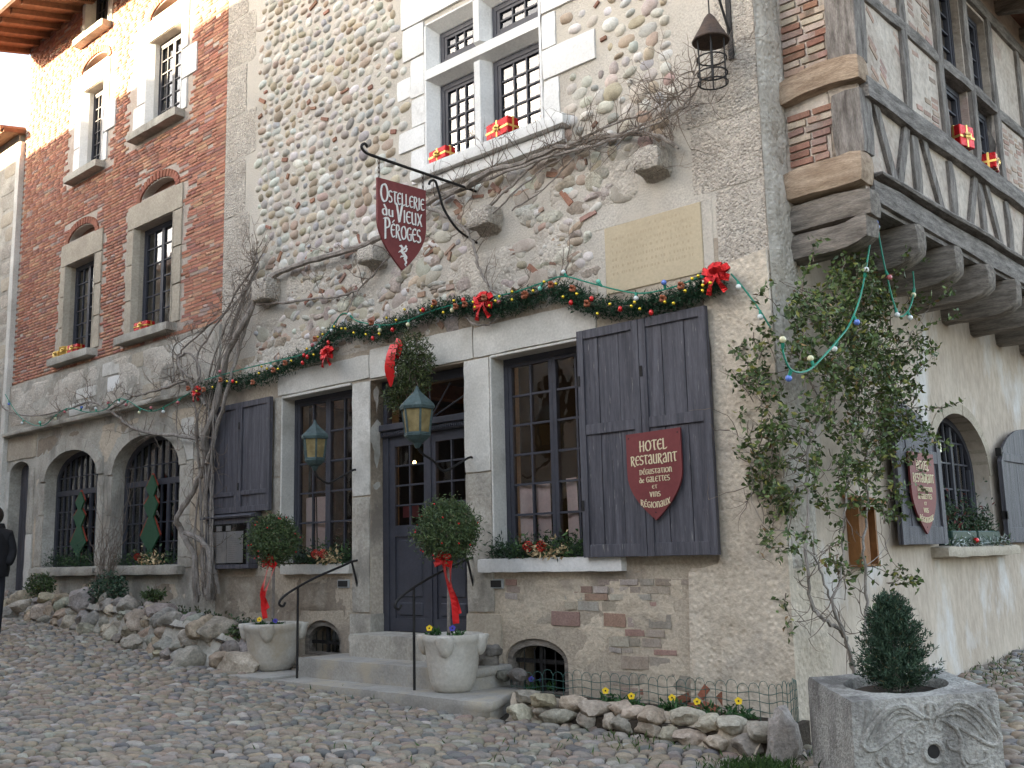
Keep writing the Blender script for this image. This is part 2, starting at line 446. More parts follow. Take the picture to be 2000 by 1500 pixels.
M['curtain'] = mat('pink_curtain', (.88, .74, .73), (.82, .64, .64), .9, 6, speck=.1)
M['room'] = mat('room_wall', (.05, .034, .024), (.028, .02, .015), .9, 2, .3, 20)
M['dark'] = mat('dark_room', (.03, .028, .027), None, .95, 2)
M['paper'] = mat('paper', (.88, .89, .92), (.82, .84, .89), .7, 8, speck=.04)
M['treegreen'] = mat('painted_green', (.025, .085, .042), (.02, .07, .036), .7, 4)
M['treered'] = mat('painted_red', (.28, .045, .025), None, .7, 4)
M['boxgreen'] = mat('green_trough', (.015, .045, .035), None, .5, 4)
M['tile'] = mat('roof_tile', (.32, .155, .095), (.20, .105, .075), .9, 5, .5, 20, speck=.35)
M['soffit'] = mat('soffit_wood', (.20, .095, .055), (.12, .058, .036), .85, 2, .4, 16, stretch=(1, 6, 6))
M['grass'] = mat('grass', (1, 1, 1), None, .7, 4, tint='attr', speck=0)
M['blackcloth'] = mat('black_cloth', (.014, .014, .017), (.008, .008, .01), .8, 8, .4, 12, bumpd=.03)
M['skin'] = mat('skin', (.42, .25, .19), None, .6, 6, speck=.05)
M['hair'] = mat('dark_hair', (.03, .022, .018), None, .6, 20, .4, 60)
M['jeans'] = mat('dark_trousers', (.02, .022, .03), None, .85, 6)
M['boxwood'] = mat('oiled_wood', (.30, .135, .045), (.19, .08, .028), .6, 3, .3, 20, stretch=(5, 5, 1))
M['bulbw'] = mat('bulb_white', (.68, .70, .68), None, .25, 4, speck=0, coat=.5)
M['bulbb'] = mat('bulb_blue', (.13, .22, .62), None, .25, 4, speck=0, coat=.5)
M['bulbr'] = mat('bulb_pink', (.48, .14, .15), None, .25, 4, speck=0, coat=.5)
M['bulbg'] = mat('bulb_green', (.18, .55, .42), None, .25, 4, speck=0, coat=.5)
M['bulby'] = mat('bulb_yellow', (.7, .66, .42), None, .25, 4, speck=0, coat=.5)
M['lamp'] = emit_mat('warm_lamp', (1.0, .55, .18), 4.0)
M['plastic'] = mat('grey_plastic', (.34, .35, .35), None, .5, 4, speck=.1)
M['purple'] = mat('pansy_purple', (.06, .045, .30), None, .6, 4, speck=.1)
M['yellow'] = mat('pansy_yellow', (.75, .50, .015), None, .6, 4, speck=.1)

def jit(c, a=0.15):
    k = random.uniform(1 - a, 1 + a); return tuple(max(0, x * k * random.uniform(.95, 1.05)) for x in c)
# ------------------------------------------------------------------ pieces scattered over surfaces
def dome(seed, nseg=11, lump=.13, prof=((1.0, -.35), (.98, .08), (.82, .55), (.46, .87))):
    rnd = random.Random(seed); off = Vector((rnd.uniform(0, 90), rnd.uniform(0, 90), 0)); e = rnd.uniform(2.0, 2.8)
    V = []; T = []
    for (r, z) in prof:
        for k in range(nseg):
            t = 2 * math.pi * k / nseg
            c, s_ = math.cos(t), math.sin(t)
            q = (abs(c) ** e + abs(s_) ** e) ** (-1 / e)
            q *= 1 + lump * noise.noise(Vector((c, s_, 0)) * 1.3 + off)
            V.append((c * r * q, s_ * r * q, z + .12 * noise.noise(Vector((c, s_, z)) * 2 + off)))
    V.append((0, 0, 1.0))
    for i in range(3):
        for k in range(nseg):
            k2 = (k + 1) % nseg; a, b, c, d = i * nseg + k, i * nseg + k2, (i + 1) * nseg + k2, (i + 1) * nseg + k
            T += [(a, b, c), (a, c, d)]
    for k in range(nseg): T.append((3 * nseg + k, 3 * nseg + (k + 1) % nseg, 4 * nseg))
    return np.array(V, np.float32), np.array(T, np.int32)
def cuboid(seed, jt=.025):
    rnd = random.Random(seed)
    V = [(x + rnd.uniform(-jt, jt) * (1 if abs(x) else 0), y + rnd.uniform(-jt, jt), z) for z in (-1, 1) for (x, y) in ((-1, -1), (1, -1), (1, 1), (-1, 1))]
    Q = [(0, 3, 2, 1), (4, 5, 6, 7), (0, 1, 5, 4), (1, 2, 6, 5), (2, 3, 7, 6), (3, 0, 4, 7)]
    return np.array(V, np.float32), np.array(Q, np.int32)
DOMES = [dome(i) for i in range(14)]
COBS = [dome(40 + i, 11, .2, ((1.0, -.8), (.97, .2), (.82, .7), (.45, .94))) for i in range(14)]
CUBS = [cuboid(i) for i in range(10)]
def in_frame(p, m=0.06):
    d = Vector(p) - CAM; z = d.dot(_f)
    if z < 0.2: return False
    u = d.dot(CR) / z * FPX / 1000; v = d.dot(CU) / z * FPX / 750
    return abs(u) < 1 + m and abs(v) < 1 + m
WALLROT = Matrix(((1, 0, 0), (0, 0, -1), (0, 1, 0))).to_4x4()     # local z -> out of the street front
SIDEROT = Matrix(((0, 0, 1), (1, 0, 0), (0, 1, 0))).to_4x4()      # local z -> out of the side wall
def scatter(pieces, shapes, name, mo, ma, parent, smooth=True, limit=300, rest_name=None):
    """pieces: (matrix, tint, size). The largest in view become objects, the rest one joined part."""
    view = [p for p in pieces if in_frame(p[0].translation, .5)]
    view.sort(key=lambda p: -(p[2] / (p[0].translation - CAM).length) * (1.0 if in_frame(p[0].translation, -.01) else 0.01))
    meshes = []
    for (V, Fc) in shapes:
        me = bpy.data.meshes.new(name); me.from_pydata(V.tolist(), [], Fc.tolist()); me.materials.append(mo)
        if smooth: me.polygons.foreach_set('use_smooth', np.ones(len(Fc), bool))
        meshes.append(me)
    for i, (W, t, sz) in enumerate(view[:limit]):
        o = bpy.data.objects.new(name, meshes[i % len(shapes)])
        link(o, parent); o.matrix_basis = W; o.color = (*t, 1)
    rest = view[limit:]
    if rest:
        Vs = []; Fs = []; Ts = []; b = 0
        for i, (W, t, sz) in enumerate(rest):
            V, Fc = shapes[i % len(shapes)]
            w = np.array(W, np.float32)
            Vs.append(V @ w[:3, :3].T + w[:3, 3]); Fs.append(Fc + b); b += len(V)
            Ts.append(np.repeat(np.array([t], np.float32), len(Fc), 0))
        o = mesh_np(rest_name or name, np.concatenate(Vs), np.concatenate(Fs), ma, parent, np.concatenate(Ts), smooth)
        stuff(o)
    return len(pieces)
def piece(pos, rot, sx, sy, sz, ang=0.0, tilt=(0, 0)):
    return Matrix.Translation(pos) @ rot @ Matrix.Rotation(ang, 4, 'Z') @ Matrix.Rotation(tilt[0], 4, 'X') @ Matrix.Rotation(tilt[1], 4, 'Y') @ Matrix.Diagonal((sx, sy, sz, 1))

# ------------------------------------------------------------------ street
xs = np.concatenate([np.arange(-120, -24, 4.0), np.arange(-24, 4, .4), np.arange(4, 90, 4.0)])
ys = np.concatenate([np.arange(-90, -10, 4.0), np.arange(-10, 9, .4), np.arange(9, 90, 4.0)])
V = [(x, y, gz(x, y) - 0.03) for y in ys for x in xs]
nx = len(xs)
Q = [(j * nx + i, j * nx + i + 1, (j + 1) * nx + i + 1, (j + 1) * nx + i) for j in range(len(ys) - 1) for i in range(nx - 1)]
street = structure(mesh_np('street', V, Q, M['dirt'], smooth=True))
CC = [((.29, .248, .195), 5), ((.235, .215, .188), 3.5), ((.305, .245, .182), 5), ((.345, .31, .262), 2.4), ((.26, .205, .16), 1.4), ((.17, .165, .158), 2.0), ((.40, .375, .33), .8)]
def pick(table): return random.choices([c for c, w in table], [w for c, w in table])[0]
cob = []
ca, sa = math.cos(math.radians(24)), math.sin(math.radians(24))
row = -16.0
while row < 16.0:
    h = random.uniform(.066, .105)
    t = -30.0
    while t < 6.0:
        w = random.uniform(.085, .185)
        lx, ly = t + w / 2, row + h / 2 + .045 * math.sin(t * 1.7 + row * 2.3)
        x, y = lx * ca - ly * sa, lx * sa + ly * ca
        t += w
        onfront = y < -.02 and x < -4.15
        onside = -4.15 < x < 2.5
        if not (onfront or onside) or y < -7.6 or y > 9: continue
        if -10.0 < x < -6.5 and y > -1.05: continue
        if not in_frame((x, y, gz(x, y)), .45): continue
        k = random.uniform(.9, 1.1)
        W = piece(Vector((x, y, gz(x, y) - .014 + random.uniform(-.009, .009) + .016 * noise.noise(Vector((x * .9, y * .9, 1.7))))), Matrix.Identity(4), w * .5 * k, h * .52 * k, random.uniform(.024, .036),
                  math.radians(24) + random.gauss(0, .28), (random.gauss(0, .1), random.gauss(0, .1)))
        cob.append((W, jit(pick(CC), .2), max(w, h)))
    row += h
scatter(cob, COBS, 'cobble', M['cobble'], M['cobble_a'], street, rest_name='cobbles_far')

# ------------------------------------------------------------------ windows and doors
def mapped(mb, xf):
    if xf: mb.v = [tuple(xf(p)) for p in mb.v]
    return mb
def window(parent, x0, x1, z0, z1, y, leaves, cols, rows, xf=None, name='window', arch=None, fw=.05, bar=.018, mats=None, label=None, low=0.0):
    """casement window in the plane y; panes are single objects"""
    fm = M['frame']; w = part(name, parent, label)
    fr = MB(); gb = MB()
    fr.box(x0, x1, y - .03, y + .04, z1 - fw, z1); fr.box(x0, x1, y - .03, y + .04, z0, z0 + fw * 1.3)
    fr.box(x0, x0 + fw, y - .03, y + .04, z0 + fw * 1.3, z1 - fw); fr.box(x1 - fw, x1, y - .03, y + .04, z0 + fw * 1.3, z1 - fw)
    lw = (x1 - x0 - 2 * fw) / leaves
    for l in range(leaves):
        a0 = x0 + fw + l * lw; a1 = a0 + lw; s = fw * .8
        fr.box(a0 + .002, a0 + s, y - .022, y + .03, z0 + fw * 1.3, z1 - fw); fr.box(a1 - s, a1 - .002, y - .022, y + .03, z0 + fw * 1.3, z1 - fw)
        b0, b1 = z0 + fw * 1.3 + s * .9, z1 - fw - s * .8
        fr.box(a0 + s, a1 - s, y - .02, y + .028, z0 + fw * 1.3, b0); fr.box(a0 + s, a1 - s, y - .02, y + .028, b1, z1 - fw)
        pw = (a1 - a0 - 2 * s) / cols; ph = (b1 - b0) / rows
        for c in range(1, cols): gb.box(a0 + s + c * pw - bar / 2, a0 + s + c * pw + bar / 2, y - .016, y + .02, b0, b1)
        for r in range(1, rows): gb.box(a0 + s, a1 - s, y - .013, y + .018, b0 + r * ph - bar / 2, b0 + r * ph + bar / 2)
        for c in range(cols):
            for r in range(rows):
                p = MB(); tx, tz = random.gauss(0, .0008), random.gauss(0, .001)
                u0, u1 = a0 + s + c * pw, a0 + s + (c + 1) * pw; v0, v1 = b0 + r * ph, b0 + (r + 1) * ph
                p.add([(u0, y + .004 - tx - tz, v0), (u1, y + .004 + tx - tz, v0), (u1, y + .004 + tx + tz, v1), (u0, y + .004 - tx + tz, v1)], [(0, 1, 2, 3)])
                mapped(p, xf).build('pane', M['glass'], w)
    mapped(fr, xf).build('frame', fm, w); mapped(gb, xf).build('glazing_bars', fm, w)
    return w

def curtain(parent, x0, x1, z0, z1, y, xf=None, name='curtain'):
    n = max(10, int((x1 - x0) / .02)); V = []; Q = []
    ph = random.uniform(0, 6)
    for j, z in enumerate((z1, lerp(z1, z0, .5), z0)):
        for i in range(n + 1):
            t = i / n; x = lerp(x0, x1, t) + (j * .01)
            V.append((x, y + .02 * math.sin(t * (x1 - x0) / .05 + ph + j * .3), z))
    for j in range(2):
        for i in range(n): Q.append((j * (n + 1) + i, j * (n + 1) + i + 1, (j + 1) * (n + 1) + i + 1, (j + 1) * (n + 1) + i))
    if xf: V = [tuple(xf(v)) for v in V]
    return mesh_np(name, V, Q, M['curtain'], parent, smooth=True)

def lamp_in(parent, pos, r=.03, power=3.0, name='lit_bulb'):
    b = MB(); b.ball(pos, r, 8, 6, (1, 1, 1.5)); b.build(name, M['lamp'], parent, True)
    if power:
        ld = bpy.data.lights.new('bulb_light', 'POINT'); ld.energy = power * .035; ld.color = (1, .6, .28); ld.shadow_soft_size = .05
        lo = bpy.data.objects.new('bulb_light', ld); link(lo, parent); lo.location = (pos[0], pos[1], pos[2] - r * 2.2)

# ------------------------------------------------------------------ stone house: the wall
house = thing('stone_house', 'stone and pebble house with mullioned window, dark shutters and entrance steps', 'house', (-8.6, 0.4, 0.2))
XL, XR, ZT = -12.95, -4.2, 10.6
OPEN = {'door': rect(-9.61, -8.0, .74, 3.74), 'winL': rect(-11.45, -9.96, 1.56, 3.76), 'winR': rect(-7.60, -6.20, 1.58, 3.74),
        'mull': rect(-8.58, -6.73, 6.12, 7.98), 'cel1': archp(-7.47, -6.64, .22, .56, .78), 'cel2': archp(-10.92, -10.16, .45, .62, .88)}
sheet(rect(XL, XR, -.3, 4.42), [OPEN['door'], OPEN['winL'], OPEN['winR'], OPEN['cel1'], OPEN['cel2']], front, 0.0, .45, 'lower_wall', M['lowerwall'], house)
sheet(rect(XL, XR, 4.42, ZT), [OPEN['mull']], front, 0.0, .45, 'upper_wall', M['mortar'], house)
# rough-cast skin on the corner pier and on the left foot of the wall
sheet([(-5.24, -.2), (-4.205, -.2), (-4.205, 3.2), (-4.22, 4.2), (-4.9, 4.1), (-4.82, 3.4), (-4.86, 1.5), (-5.18, 1.42), (-5.2, .9)], [], front, -.045, 0.01, 'roughcast', M['roughcast'], house)
b = MB(); b.hexa([(-4.9, -.09, -.2), (-4.17, -.11, -.2), (-4.10, .5, -.2), (-4.9, .3, -.2), (-4.85, -.04, 1.6), (-4.2, -.045, 1.6), (-4.19, .5, 1.6), (-4.85, .3, 1.6)])
b.build('corner_batter', M['roughcast'], house)
# inside
b = MB(); b.tint = (1, 1, 1)
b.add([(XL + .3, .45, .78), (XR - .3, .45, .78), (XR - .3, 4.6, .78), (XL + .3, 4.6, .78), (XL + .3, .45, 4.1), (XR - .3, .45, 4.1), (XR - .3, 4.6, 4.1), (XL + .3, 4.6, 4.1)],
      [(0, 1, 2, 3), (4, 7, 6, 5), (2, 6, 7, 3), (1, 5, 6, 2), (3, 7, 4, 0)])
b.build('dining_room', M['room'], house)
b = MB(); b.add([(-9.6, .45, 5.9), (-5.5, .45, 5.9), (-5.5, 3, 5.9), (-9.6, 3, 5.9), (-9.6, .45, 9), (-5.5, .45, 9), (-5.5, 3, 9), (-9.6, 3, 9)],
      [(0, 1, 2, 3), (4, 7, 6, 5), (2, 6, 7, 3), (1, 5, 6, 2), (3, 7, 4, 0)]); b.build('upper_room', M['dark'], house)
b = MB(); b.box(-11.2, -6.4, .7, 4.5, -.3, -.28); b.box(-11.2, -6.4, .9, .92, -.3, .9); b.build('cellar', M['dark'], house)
for (x, y, z, r, e) in ((-6.95, 1.7, 3.05, .04, 3), (-8.55, 1.3, 3.35, .02, 3), (-8.45, 1.0, 2.62, .02, 3), (-8.6, 1.2, 2.3, .012, 0), (-8.3, .9, 2.05, .012, 0),
                        (-7.05, 1.3, 1.95, .014, 0), (-6.75, 1.0, 2.02, .014, 0), (-6.6, .95, 1.9, .014, 0), (-6.9, 1.1, 1.72, .014, 0), (-10.6, 1.6, 2.9, .02, 4), (-6.2, 1.2, 2.45, .02, 2)):
    lamp_in(house, (x, y, z), r, e)
b = MB()
for k in range(5): b.box(XL + .3 + 1.7 * k, XL + .5 + 1.7 * k, .5, 4.5, 3.88, 4.09)
b.build('ceiling_beams', M['soffit'], house)
b = MB()
for tx in (-6.6, -8.9, -10.6):
    b.lathe([(.35, 0), (.38, .02), (.38, .03), (.0, .03)], (tx, 1.3, 1.5), 14); b.lathe([(.04, -.7), (.04, 0)], (tx, 1.3, 1.5), 8)
b.build('tables', M['white'], house)

# dressed stones: (x0, x1, z0, z1, proud, material)
def stones(parent, name, lst, depth=.3, amp=.008, rnd=.02):
    for (x0, x1, z0, z1, pr, mm) in lst:
        rnd = min(rnd, .014); pr = pr * (.45 if mm == 'tuff' else .7); amp = min(amp, .009)
        b = MB(); b.rblock(x0 + .004, x1 - .004, -pr, depth, z0 + .004, z1 - .004, amp, .11, rnd); b.build(name, M[mm], parent, True)
# (no two share a face: each is jittered)
stones(house, 'lintel_stone', [(-11.52, -9.62, 3.77, 4.08, .035, 'lime'), (-9.62, -7.84, 3.75, 4.13, .04, 'lime'), (-7.84, -6.12, 3.75, 4.10, .045, 'lime'), (-6.12, -4.9, 3.78, 4.05, .02, 'beige')], .22)
stones(house, 'jamb_stone', [(-9.95, -9.61, .98, 2.35, .03, 'limejamb'), (-9.955, -9.605, 2.35, 3.75, .03, 'lime'), (-8.0, -7.60, 1.02, 2.5, .035, 'limejamb'), (-8.005, -7.605, 2.5, 3.75, .035, 'lime'),
                             (-11.62, -11.43, 1.58, 2.7, .025, 'limejamb'), (-11.6, -11.43, 2.7, 3.77, .025, 'limejamb'), (-9.98, -9.58, .3, .98, .045, 'limejamb'), (-8.02, -7.5, .35, 1.02, .045, 'beige')], .215)
b = MB(); b.bbox(-11.43, -11.40, -.02, .2, 1.58, 3.76, .006); b.bbox(-7.60, -7.575, -.022, .2, 1.58, 3.74, .006); b.bbox(-11.42, -9.98, -.02, .2, 3.73, 3.765, .006); b.bbox(-7.59, -6.2, -.02, .2, 3.72, 3.748, .006)
stuff(b.build('jamb_moulding', M['lime'], house))
stones(house, 'window_sill', [(-7.78, -5.88, 1.43, 1.585, .13, 'limew')], .25, .012, .04)
stones(house, 'window_sill', [(-11.35, -9.93, 1.43, 1.57, .10, 'lime')], .25, .012, .04)
# left edge quoins
z = 4.6; L = []
for k, (h, w) in enumerate([(.55, .7), (.8, .95), (.62, .75), (.85, .62), (.7, .9), (.75, .6), (.8, .85), (.6, .6), (.7, .8)]):
    L.append((XL, XL + w * .9, z, z + h, .02 + .01 * (k % 2), 'tuff')); z += h
stones(house, 'quoin_block', L, .2, .014, .03)
# right edge quoins
q = lambda u, v: F(u, v)
L = [(-4.95, -4.2, 4.86, 5.52, .03, 'tuff'), (-5.0, -4.2, 5.52, 6.1, .035, 'tuff'), (-4.62, -4.2, 6.1, 7.0, .03, 'tuff'), (-4.72, -4.2, 4.0, 4.86, .03, 'tuff'), (-4.9, -4.2, 7.0, 7.8, .03, 'tuff'), (-4.6, -4.2, 7.8, 8.6, .03, 'tuff'),
     (-4.6, -4.2, 3.4, 4.0, .05, 'tuff'), (-4.5, -4.2, 2.4, 3.4, .05, 'tuff')]
stones(house, 'quoin_block', L, .5, .014, .03)
# mullioned window: surround blocks
def pb(u0, v0, u1, v1, pr, mm='limew'):
    a = F(u0, v0); c = F(u1, v1); zc = (F(u0, (v0 + v1) / 2).z + F(u1, (v0 + v1) / 2).z) / 2
    return a.x, c.x, pr, mm
L = [(-8.98, -8.58, 7.62, 8.05, .045, 'limew'), (-8.85, -8.58, 7.1, 7.62, .03, 'limew'), (-9.1, -8.83, 7.14, 7.42, .025, 'limew'), (-8.83, -8.58, 6.73, 7.1, .03, 'limew'), (-9.06, -8.58, 6.45, 6.73, .04, 'limew'),
     (-8.84, -8.58, 6.0, 6.45, .03, 'limew'), (-8.80, -8.5, 5.42, 5.78, .02, 'lime'), (-6.73, -6.5, 5.98, 6.62, .03, 'limew'), (-6.73, -6.0, 6.62, 6.97, .045, 'limew'), (-6.73, -6.52, 6.97, 7.38, .03, 'limew'), (-6.73, -5.88, 7.38, 7.75, .045, 'limew'),
     (-6.73, -6.45, 7.75, 8.05, .03, 'limew'), (-9.0, -6.3, 8.05, 8.5, .05, 'limew')]
stones(house, 'surround_stone', L, .22, .008, .02)
def moulded(parent, name, poly, a0, a1, vert, mm):   # poly: (across, depth) cross-section, run from a0 to a1
    b = MB()
    if vert: b.prism(poly, lambda p, q_, d: (p, q_, d), a0, a1)
    else: b.prism(poly, lambda p, q_, d: (d, q_, p), a0, a1)
    b.build(name, M[mm], parent)
cx = -7.70
moulded(house, 'mullion', [(cx - .11, .2), (cx - .11, .12), (cx - .045, -.02), (cx + .045, -.02), (cx + .11, .12), (cx + .11, .2)], 6.12, 7.2, True, 'limew')
moulded(house, 'mullion', [(cx - .11, .2), (cx - .11, .12), (cx - .045, -.02), (cx + .045, -.02), (cx + .11, .12), (cx + .11, .2)], 7.44, 7.98, True, 'limew')
zc = 7.32
moulded(house, 'transom', [(zc - .125, .2), (zc - .125, .12), (zc - .06, -.022), (zc + .06, -.022), (zc + .125, .12), (zc + .125, .2)], -8.58, -6.73, False, 'limew')
for (xa, xb) in ((-8.58, -8.46), (-6.73, -6.8)):
    s = 1 if xb > xa else -1
    moulded(house, 'jamb_chamfer', [(xa, -.02), (xa + s * .03, -.02), (xb, .12), (xb, .2), (xa, .2)], 6.12, 7.98, True, 'limew')
moulded(house, 'lintel_chamfer', [(7.98, -.02), (7.96, -.02), (7.87, .12), (7.87, .2), (7.98, .2)], -8.58, -6.73, False, 'limew')
b = MB(); b.rblock(-8.72, -6.35, -.16, .25, 5.99, 6.13, .006, .12, .02); b.build('window_sill', M['limew'], house, True)
b = MB(); b.rblock(-8.66, -6.42, -.09, .1, 5.84, 5.99, .006, .12, .02); b.build('sill_moulding', M['limew'], house, True)
for (x0, x1) in ((-8.46, -7.81), (-7.59, -6.80)):
    window(house, x0, x1, 6.13, 7.19, .17, 1, 3, 5, fw=.06, bar=.02)
    window(house, x0, x1, 7.45, 7.87, .17, 1, 3, 2, fw=.06, bar=.02)
wl_ = window(house, -11.40, -9.97, 1.58, 3.73, .21, 2, 2, 5, fw=.06, bar=.022)
wr_ = window(house, -7.575, -6.21, 1.59, 3.72, .21, 2, 2, 6, fw=.06, bar=.022)
for (a_, b_, zt_) in ((-7.47, -7.27, 2.36), (-7.22, -7.04, 2.36), (-6.83, -6.66, 2.38), (-6.62, -6.44, 2.42), (-11.28, -11.05, 2.42), (-11.0, -10.86, 2.42), (-10.24, -10.06, 2.45)): curtain(house, a_, b_, 1.66, zt_, .27)
# corbel stones
for i, (x0, x1, z0, z1) in enumerate([(-11.88, -11.5, 5.02, 5.42), (-9.62, -9.28, 5.08, 5.36), (-7.72, -7.36, 5.08, 5.38), (-5.47, -5.16, 5.1, 5.42)]):
    b = MB(); b.rblock(x0, x1, -.24, .1, z0, z1, .018, .08, .04, 7, lambda p: Vector((p.x, p.y, p.z + (.0 if p.y > -.05 else max(0, (z0 + .12 - p.z)) * .6)))); b.build('corbel_stone', M['tuff'], house, True)
# door
d = part('door', house, 'dark blue-grey double door with glazed upper panels')
DY = .2; b = MB()
b.box(-9.60, -9.50, DY - .02, DY + .07, .76, 3.05); b.box(-8.09, -8.01, DY - .02, DY + .07, .76, 3.05); b.box(-9.60, -8.01, DY - .03, DY + .07, 3.62, 3.73); b.box(-9.60, -9.53, DY - .01, DY + .07, 3.2, 3.62); b.box(-8.08, -8.01, DY - .01, DY + .07, 3.2, 3.62)
b.build('door_frame', M['frame'], d)
b = MB(); b.bbox(-9.60, -8.01, DY - .06, DY + .06, 3.05, 3.12, .01); b.bbox(-9.60, -8.01, DY - .09, DY + .06, 3.12, 3.2, .01)
for k in range(46): b.box(-9.56 + k * .0335, -9.56 + k * .0335 + .016, DY - .075, DY - .058, 3.07, 3.1)
b.build('door_cornice', M['frame'], d)
for (x0, x1) in ((-9.50, -8.80), (-8.79, -8.09)):
    b = MB(); s = .095
    b.box(x0, x0 + s, DY, DY + .05, .77, 3.05); b.box(x1 - s, x1, DY, DY + .05, .77, 3.05)
    for (za, zb) in ((.77, .92), (1.86, 1.99), (2.93, 3.05)): b.box(x0 + s, x1 - s, DY + .001, DY + .049, za, zb)
    b.box(x0 + s, x1 - s, DY + .02, DY + .04, .92, 1.86)
    b.bbox(x0 + s + .05, x1 - s - .05, DY + .004, DY + .03, 1.16, 1.82, .012); b.bbox(x0 + s + .05, x1 - s - .05, DY + .004, DY + .03, .95, 1.1, .012)
    b.build('door_leaf', M['frame'], d)
    b = MB(); w3 = (x1 - x0 - 2 * s) / 2
    b.box(x0 + s + w3 - .01, x0 + s + w3 + .01, DY + .008, DY + .045, 1.99, 2.93)
    for k in range(1, 4): b.box(x0 + s, x1 - s, DY + .011, DY + .042, 1.99 + k * .235 - .01, 1.99 + k * .235 + .01)
    b.build('glazing_bars', M['frame'], d)
    for c in range(2):
        for r in range(4):
            p = MB(); t = random.gauss(0, .003); p.add([(x0 + s + c * w3, DY + .025 + t, 1.99 + r * .235), (x0 + s + (c + 1) * w3, DY + .025 - t, 1.99 + r * .235), (x0 + s + (c + 1) * w3, DY + .025 - t, 1.99 + (r + 1) * .235), (x0 + s + c * w3, DY + .025 + t, 1.99 + (r + 1) * .235)], [(0, 1, 2, 3)])
            p.build('pane', M['glass'], d)
b = MB(); b.box(-8.83, -8.76, DY - .015, DY + .045, .77, 3.05); b.build('meeting_stile', M['frame'], d)
b = MB(); b.add([(-9.53, DY + .03, 3.2), (-8.08, DY + .03, 3.2), (-8.08, DY + .03, 3.62), (-9.53, DY + .03, 3.62)], [(0, 1, 2, 3)]); b.build('transom_light', M['glass'], d)
b = MB()
for k in range(1, 6): b.tube([(-8.8, DY + .02, 3.2), (-8.8 + .7 * math.cos(math.pi * k / 6), DY + .02, 3.2 + .45 * math.sin(math.pi * k / 6))], .012, 5)
b.build('fanlight_bars', M['frame'], d)
b = MB(); b.ball((-8.72, DY - .05, 1.93), .022); b.tube([(-8.72, DY - .05, 1.93), (-8.72, DY, 1.93)], .008); b.build('door_knob', M['iron'], d, True)
b = MB(); b.box(-9.3, -9.02, DY + .032, DY + .036, 2.08, 2.22); b.build('door_notice', M['signred'], d)
# cellar openings
for (x0, x1, zb, zs, zt) in ((-7.47, -6.64, .22, .56, .78), (-10.92, -10.16, .45, .62, .88)):
    c = part('cellar_window', house); o1 = archp(x0, x1, zb, zs, zt); o2 = archp(x0 + .07, x1 - .07, zb + .04, zs, zt - .07)
    sheet(o1, [o2], front, .03, .14, 'arch_frame', M['timberx'], c)
    b = MB(); m_ = (x0 + x1) / 2; b.box(m_ - .02, m_ + .02, .08, .12, zb + .04, zt - .07); b.box(x0 + .06, x1 - .06, .083, .117, zs - .03, zs + .01)
    for k in range(1, 5): xx = lerp(x0 + .07, x1 - .07, k / 5); b.tube([(xx, .06, zb + .05), (xx, .06, zs + .12)], .007, 5)
    b.build('grille', M['iron'], c)
# meter boxes
for (x0, x1) in ((-10.22, -10.0), (-7.66, -7.47)):
    b = MB(); b.bbox(x0, x1, -.02, .02, 1.27, 1.37, .006); o = b.build('meter_box', M['plastic'], house)
    b = MB(); b.box(x0 + .02, x1 - .02, -.024, -.018, 1.285, 1.355); b.build('meter_glass', M['dark'], o)

# ------------------------------------------------------------------ pebbles set in the upper wall
EXC = [(-8.88, -6.47, 5.78, 9.0), (-9.12, -8.8, 7.12, 7.45), (-9.1, -8.55, 6.43, 6.75), (-9.0, -8.5, 7.6, 8.1), (-6.75, -5.98, 6.6, 7.0), (-6.75, -5.86, 7.36, 7.78), (-9.05, -6.25, 8.0, 8.55), (-6.05, -4.80, 4.05, 4.95), (XL, -12.15, 4.4, 11), (-5.02, -4.1, 4.0, 11), (-11.95, -11.45, 4.95, 5.5), (-9.68, -9.2, 5.0, 5.45), (-7.78, -7.3, 5.0, 5.45), (-5.5, -5.1, 5.02, 5.5)]
PC = [((.55, .505, .44), 5), ((.64, .62, .58), 4), ((.49, .41, .31), 3.2), ((.44, .43, .42), 1.6), ((.40, .32, .245), 1.2), ((.46, .35, .29), 1.0), ((.33, .305, .285), .6), ((.62, .60, .56), 1.6)]
def ok(x, z, w):
    for (a, b_, c, e) in EXC:
        if a - w < x < b_ + w and c - w < z < e + w:
            return False
    return True
pieces = []; bricks = []
z = 5.5
while z < 10.4:
    h = random.uniform(.105, .145)
    x = XL + .3
    while x < XR:
        big = x > -6.7
        w = random.uniform(.11, .25) * (1.0 if big else 1.0)
        xx = x + w / 2; zz = z + h / 2 + .02 * math.sin(x * 2.1 + z) + random.gauss(0, .012)
        x += w * .95 + random.uniform(.0, .025) * (2.0 if big else 1.0)
        if not ok(xx, zz, .05): continue
        if random.random() < .03:
            bricks.append((piece(Vector((xx, -.002, zz)), WALLROT, random.uniform(.03, .09), random.uniform(.014, .028), .02, random.gauss(0, .45)), jit((.32, .17, .12), .3), .1)); continue
        s = random.uniform(.8, 1.1)
        lens = random.uniform(.45, .6) * (random.uniform(.9, 1.35) if big else 1.0)
        if random.random() < .25: s *= random.uniform(.5, .8)
        pieces.append((piece(Vector((xx, .004 + random.uniform(0, .014), zz)), WALLROT, w * .52 * s, h * lens * s, random.uniform(.03, .055), random.gauss(.06, .22), (random.gauss(0, .12), random.gauss(0, .12))), jit(pick(PC), .16), w))
    z += h * .96
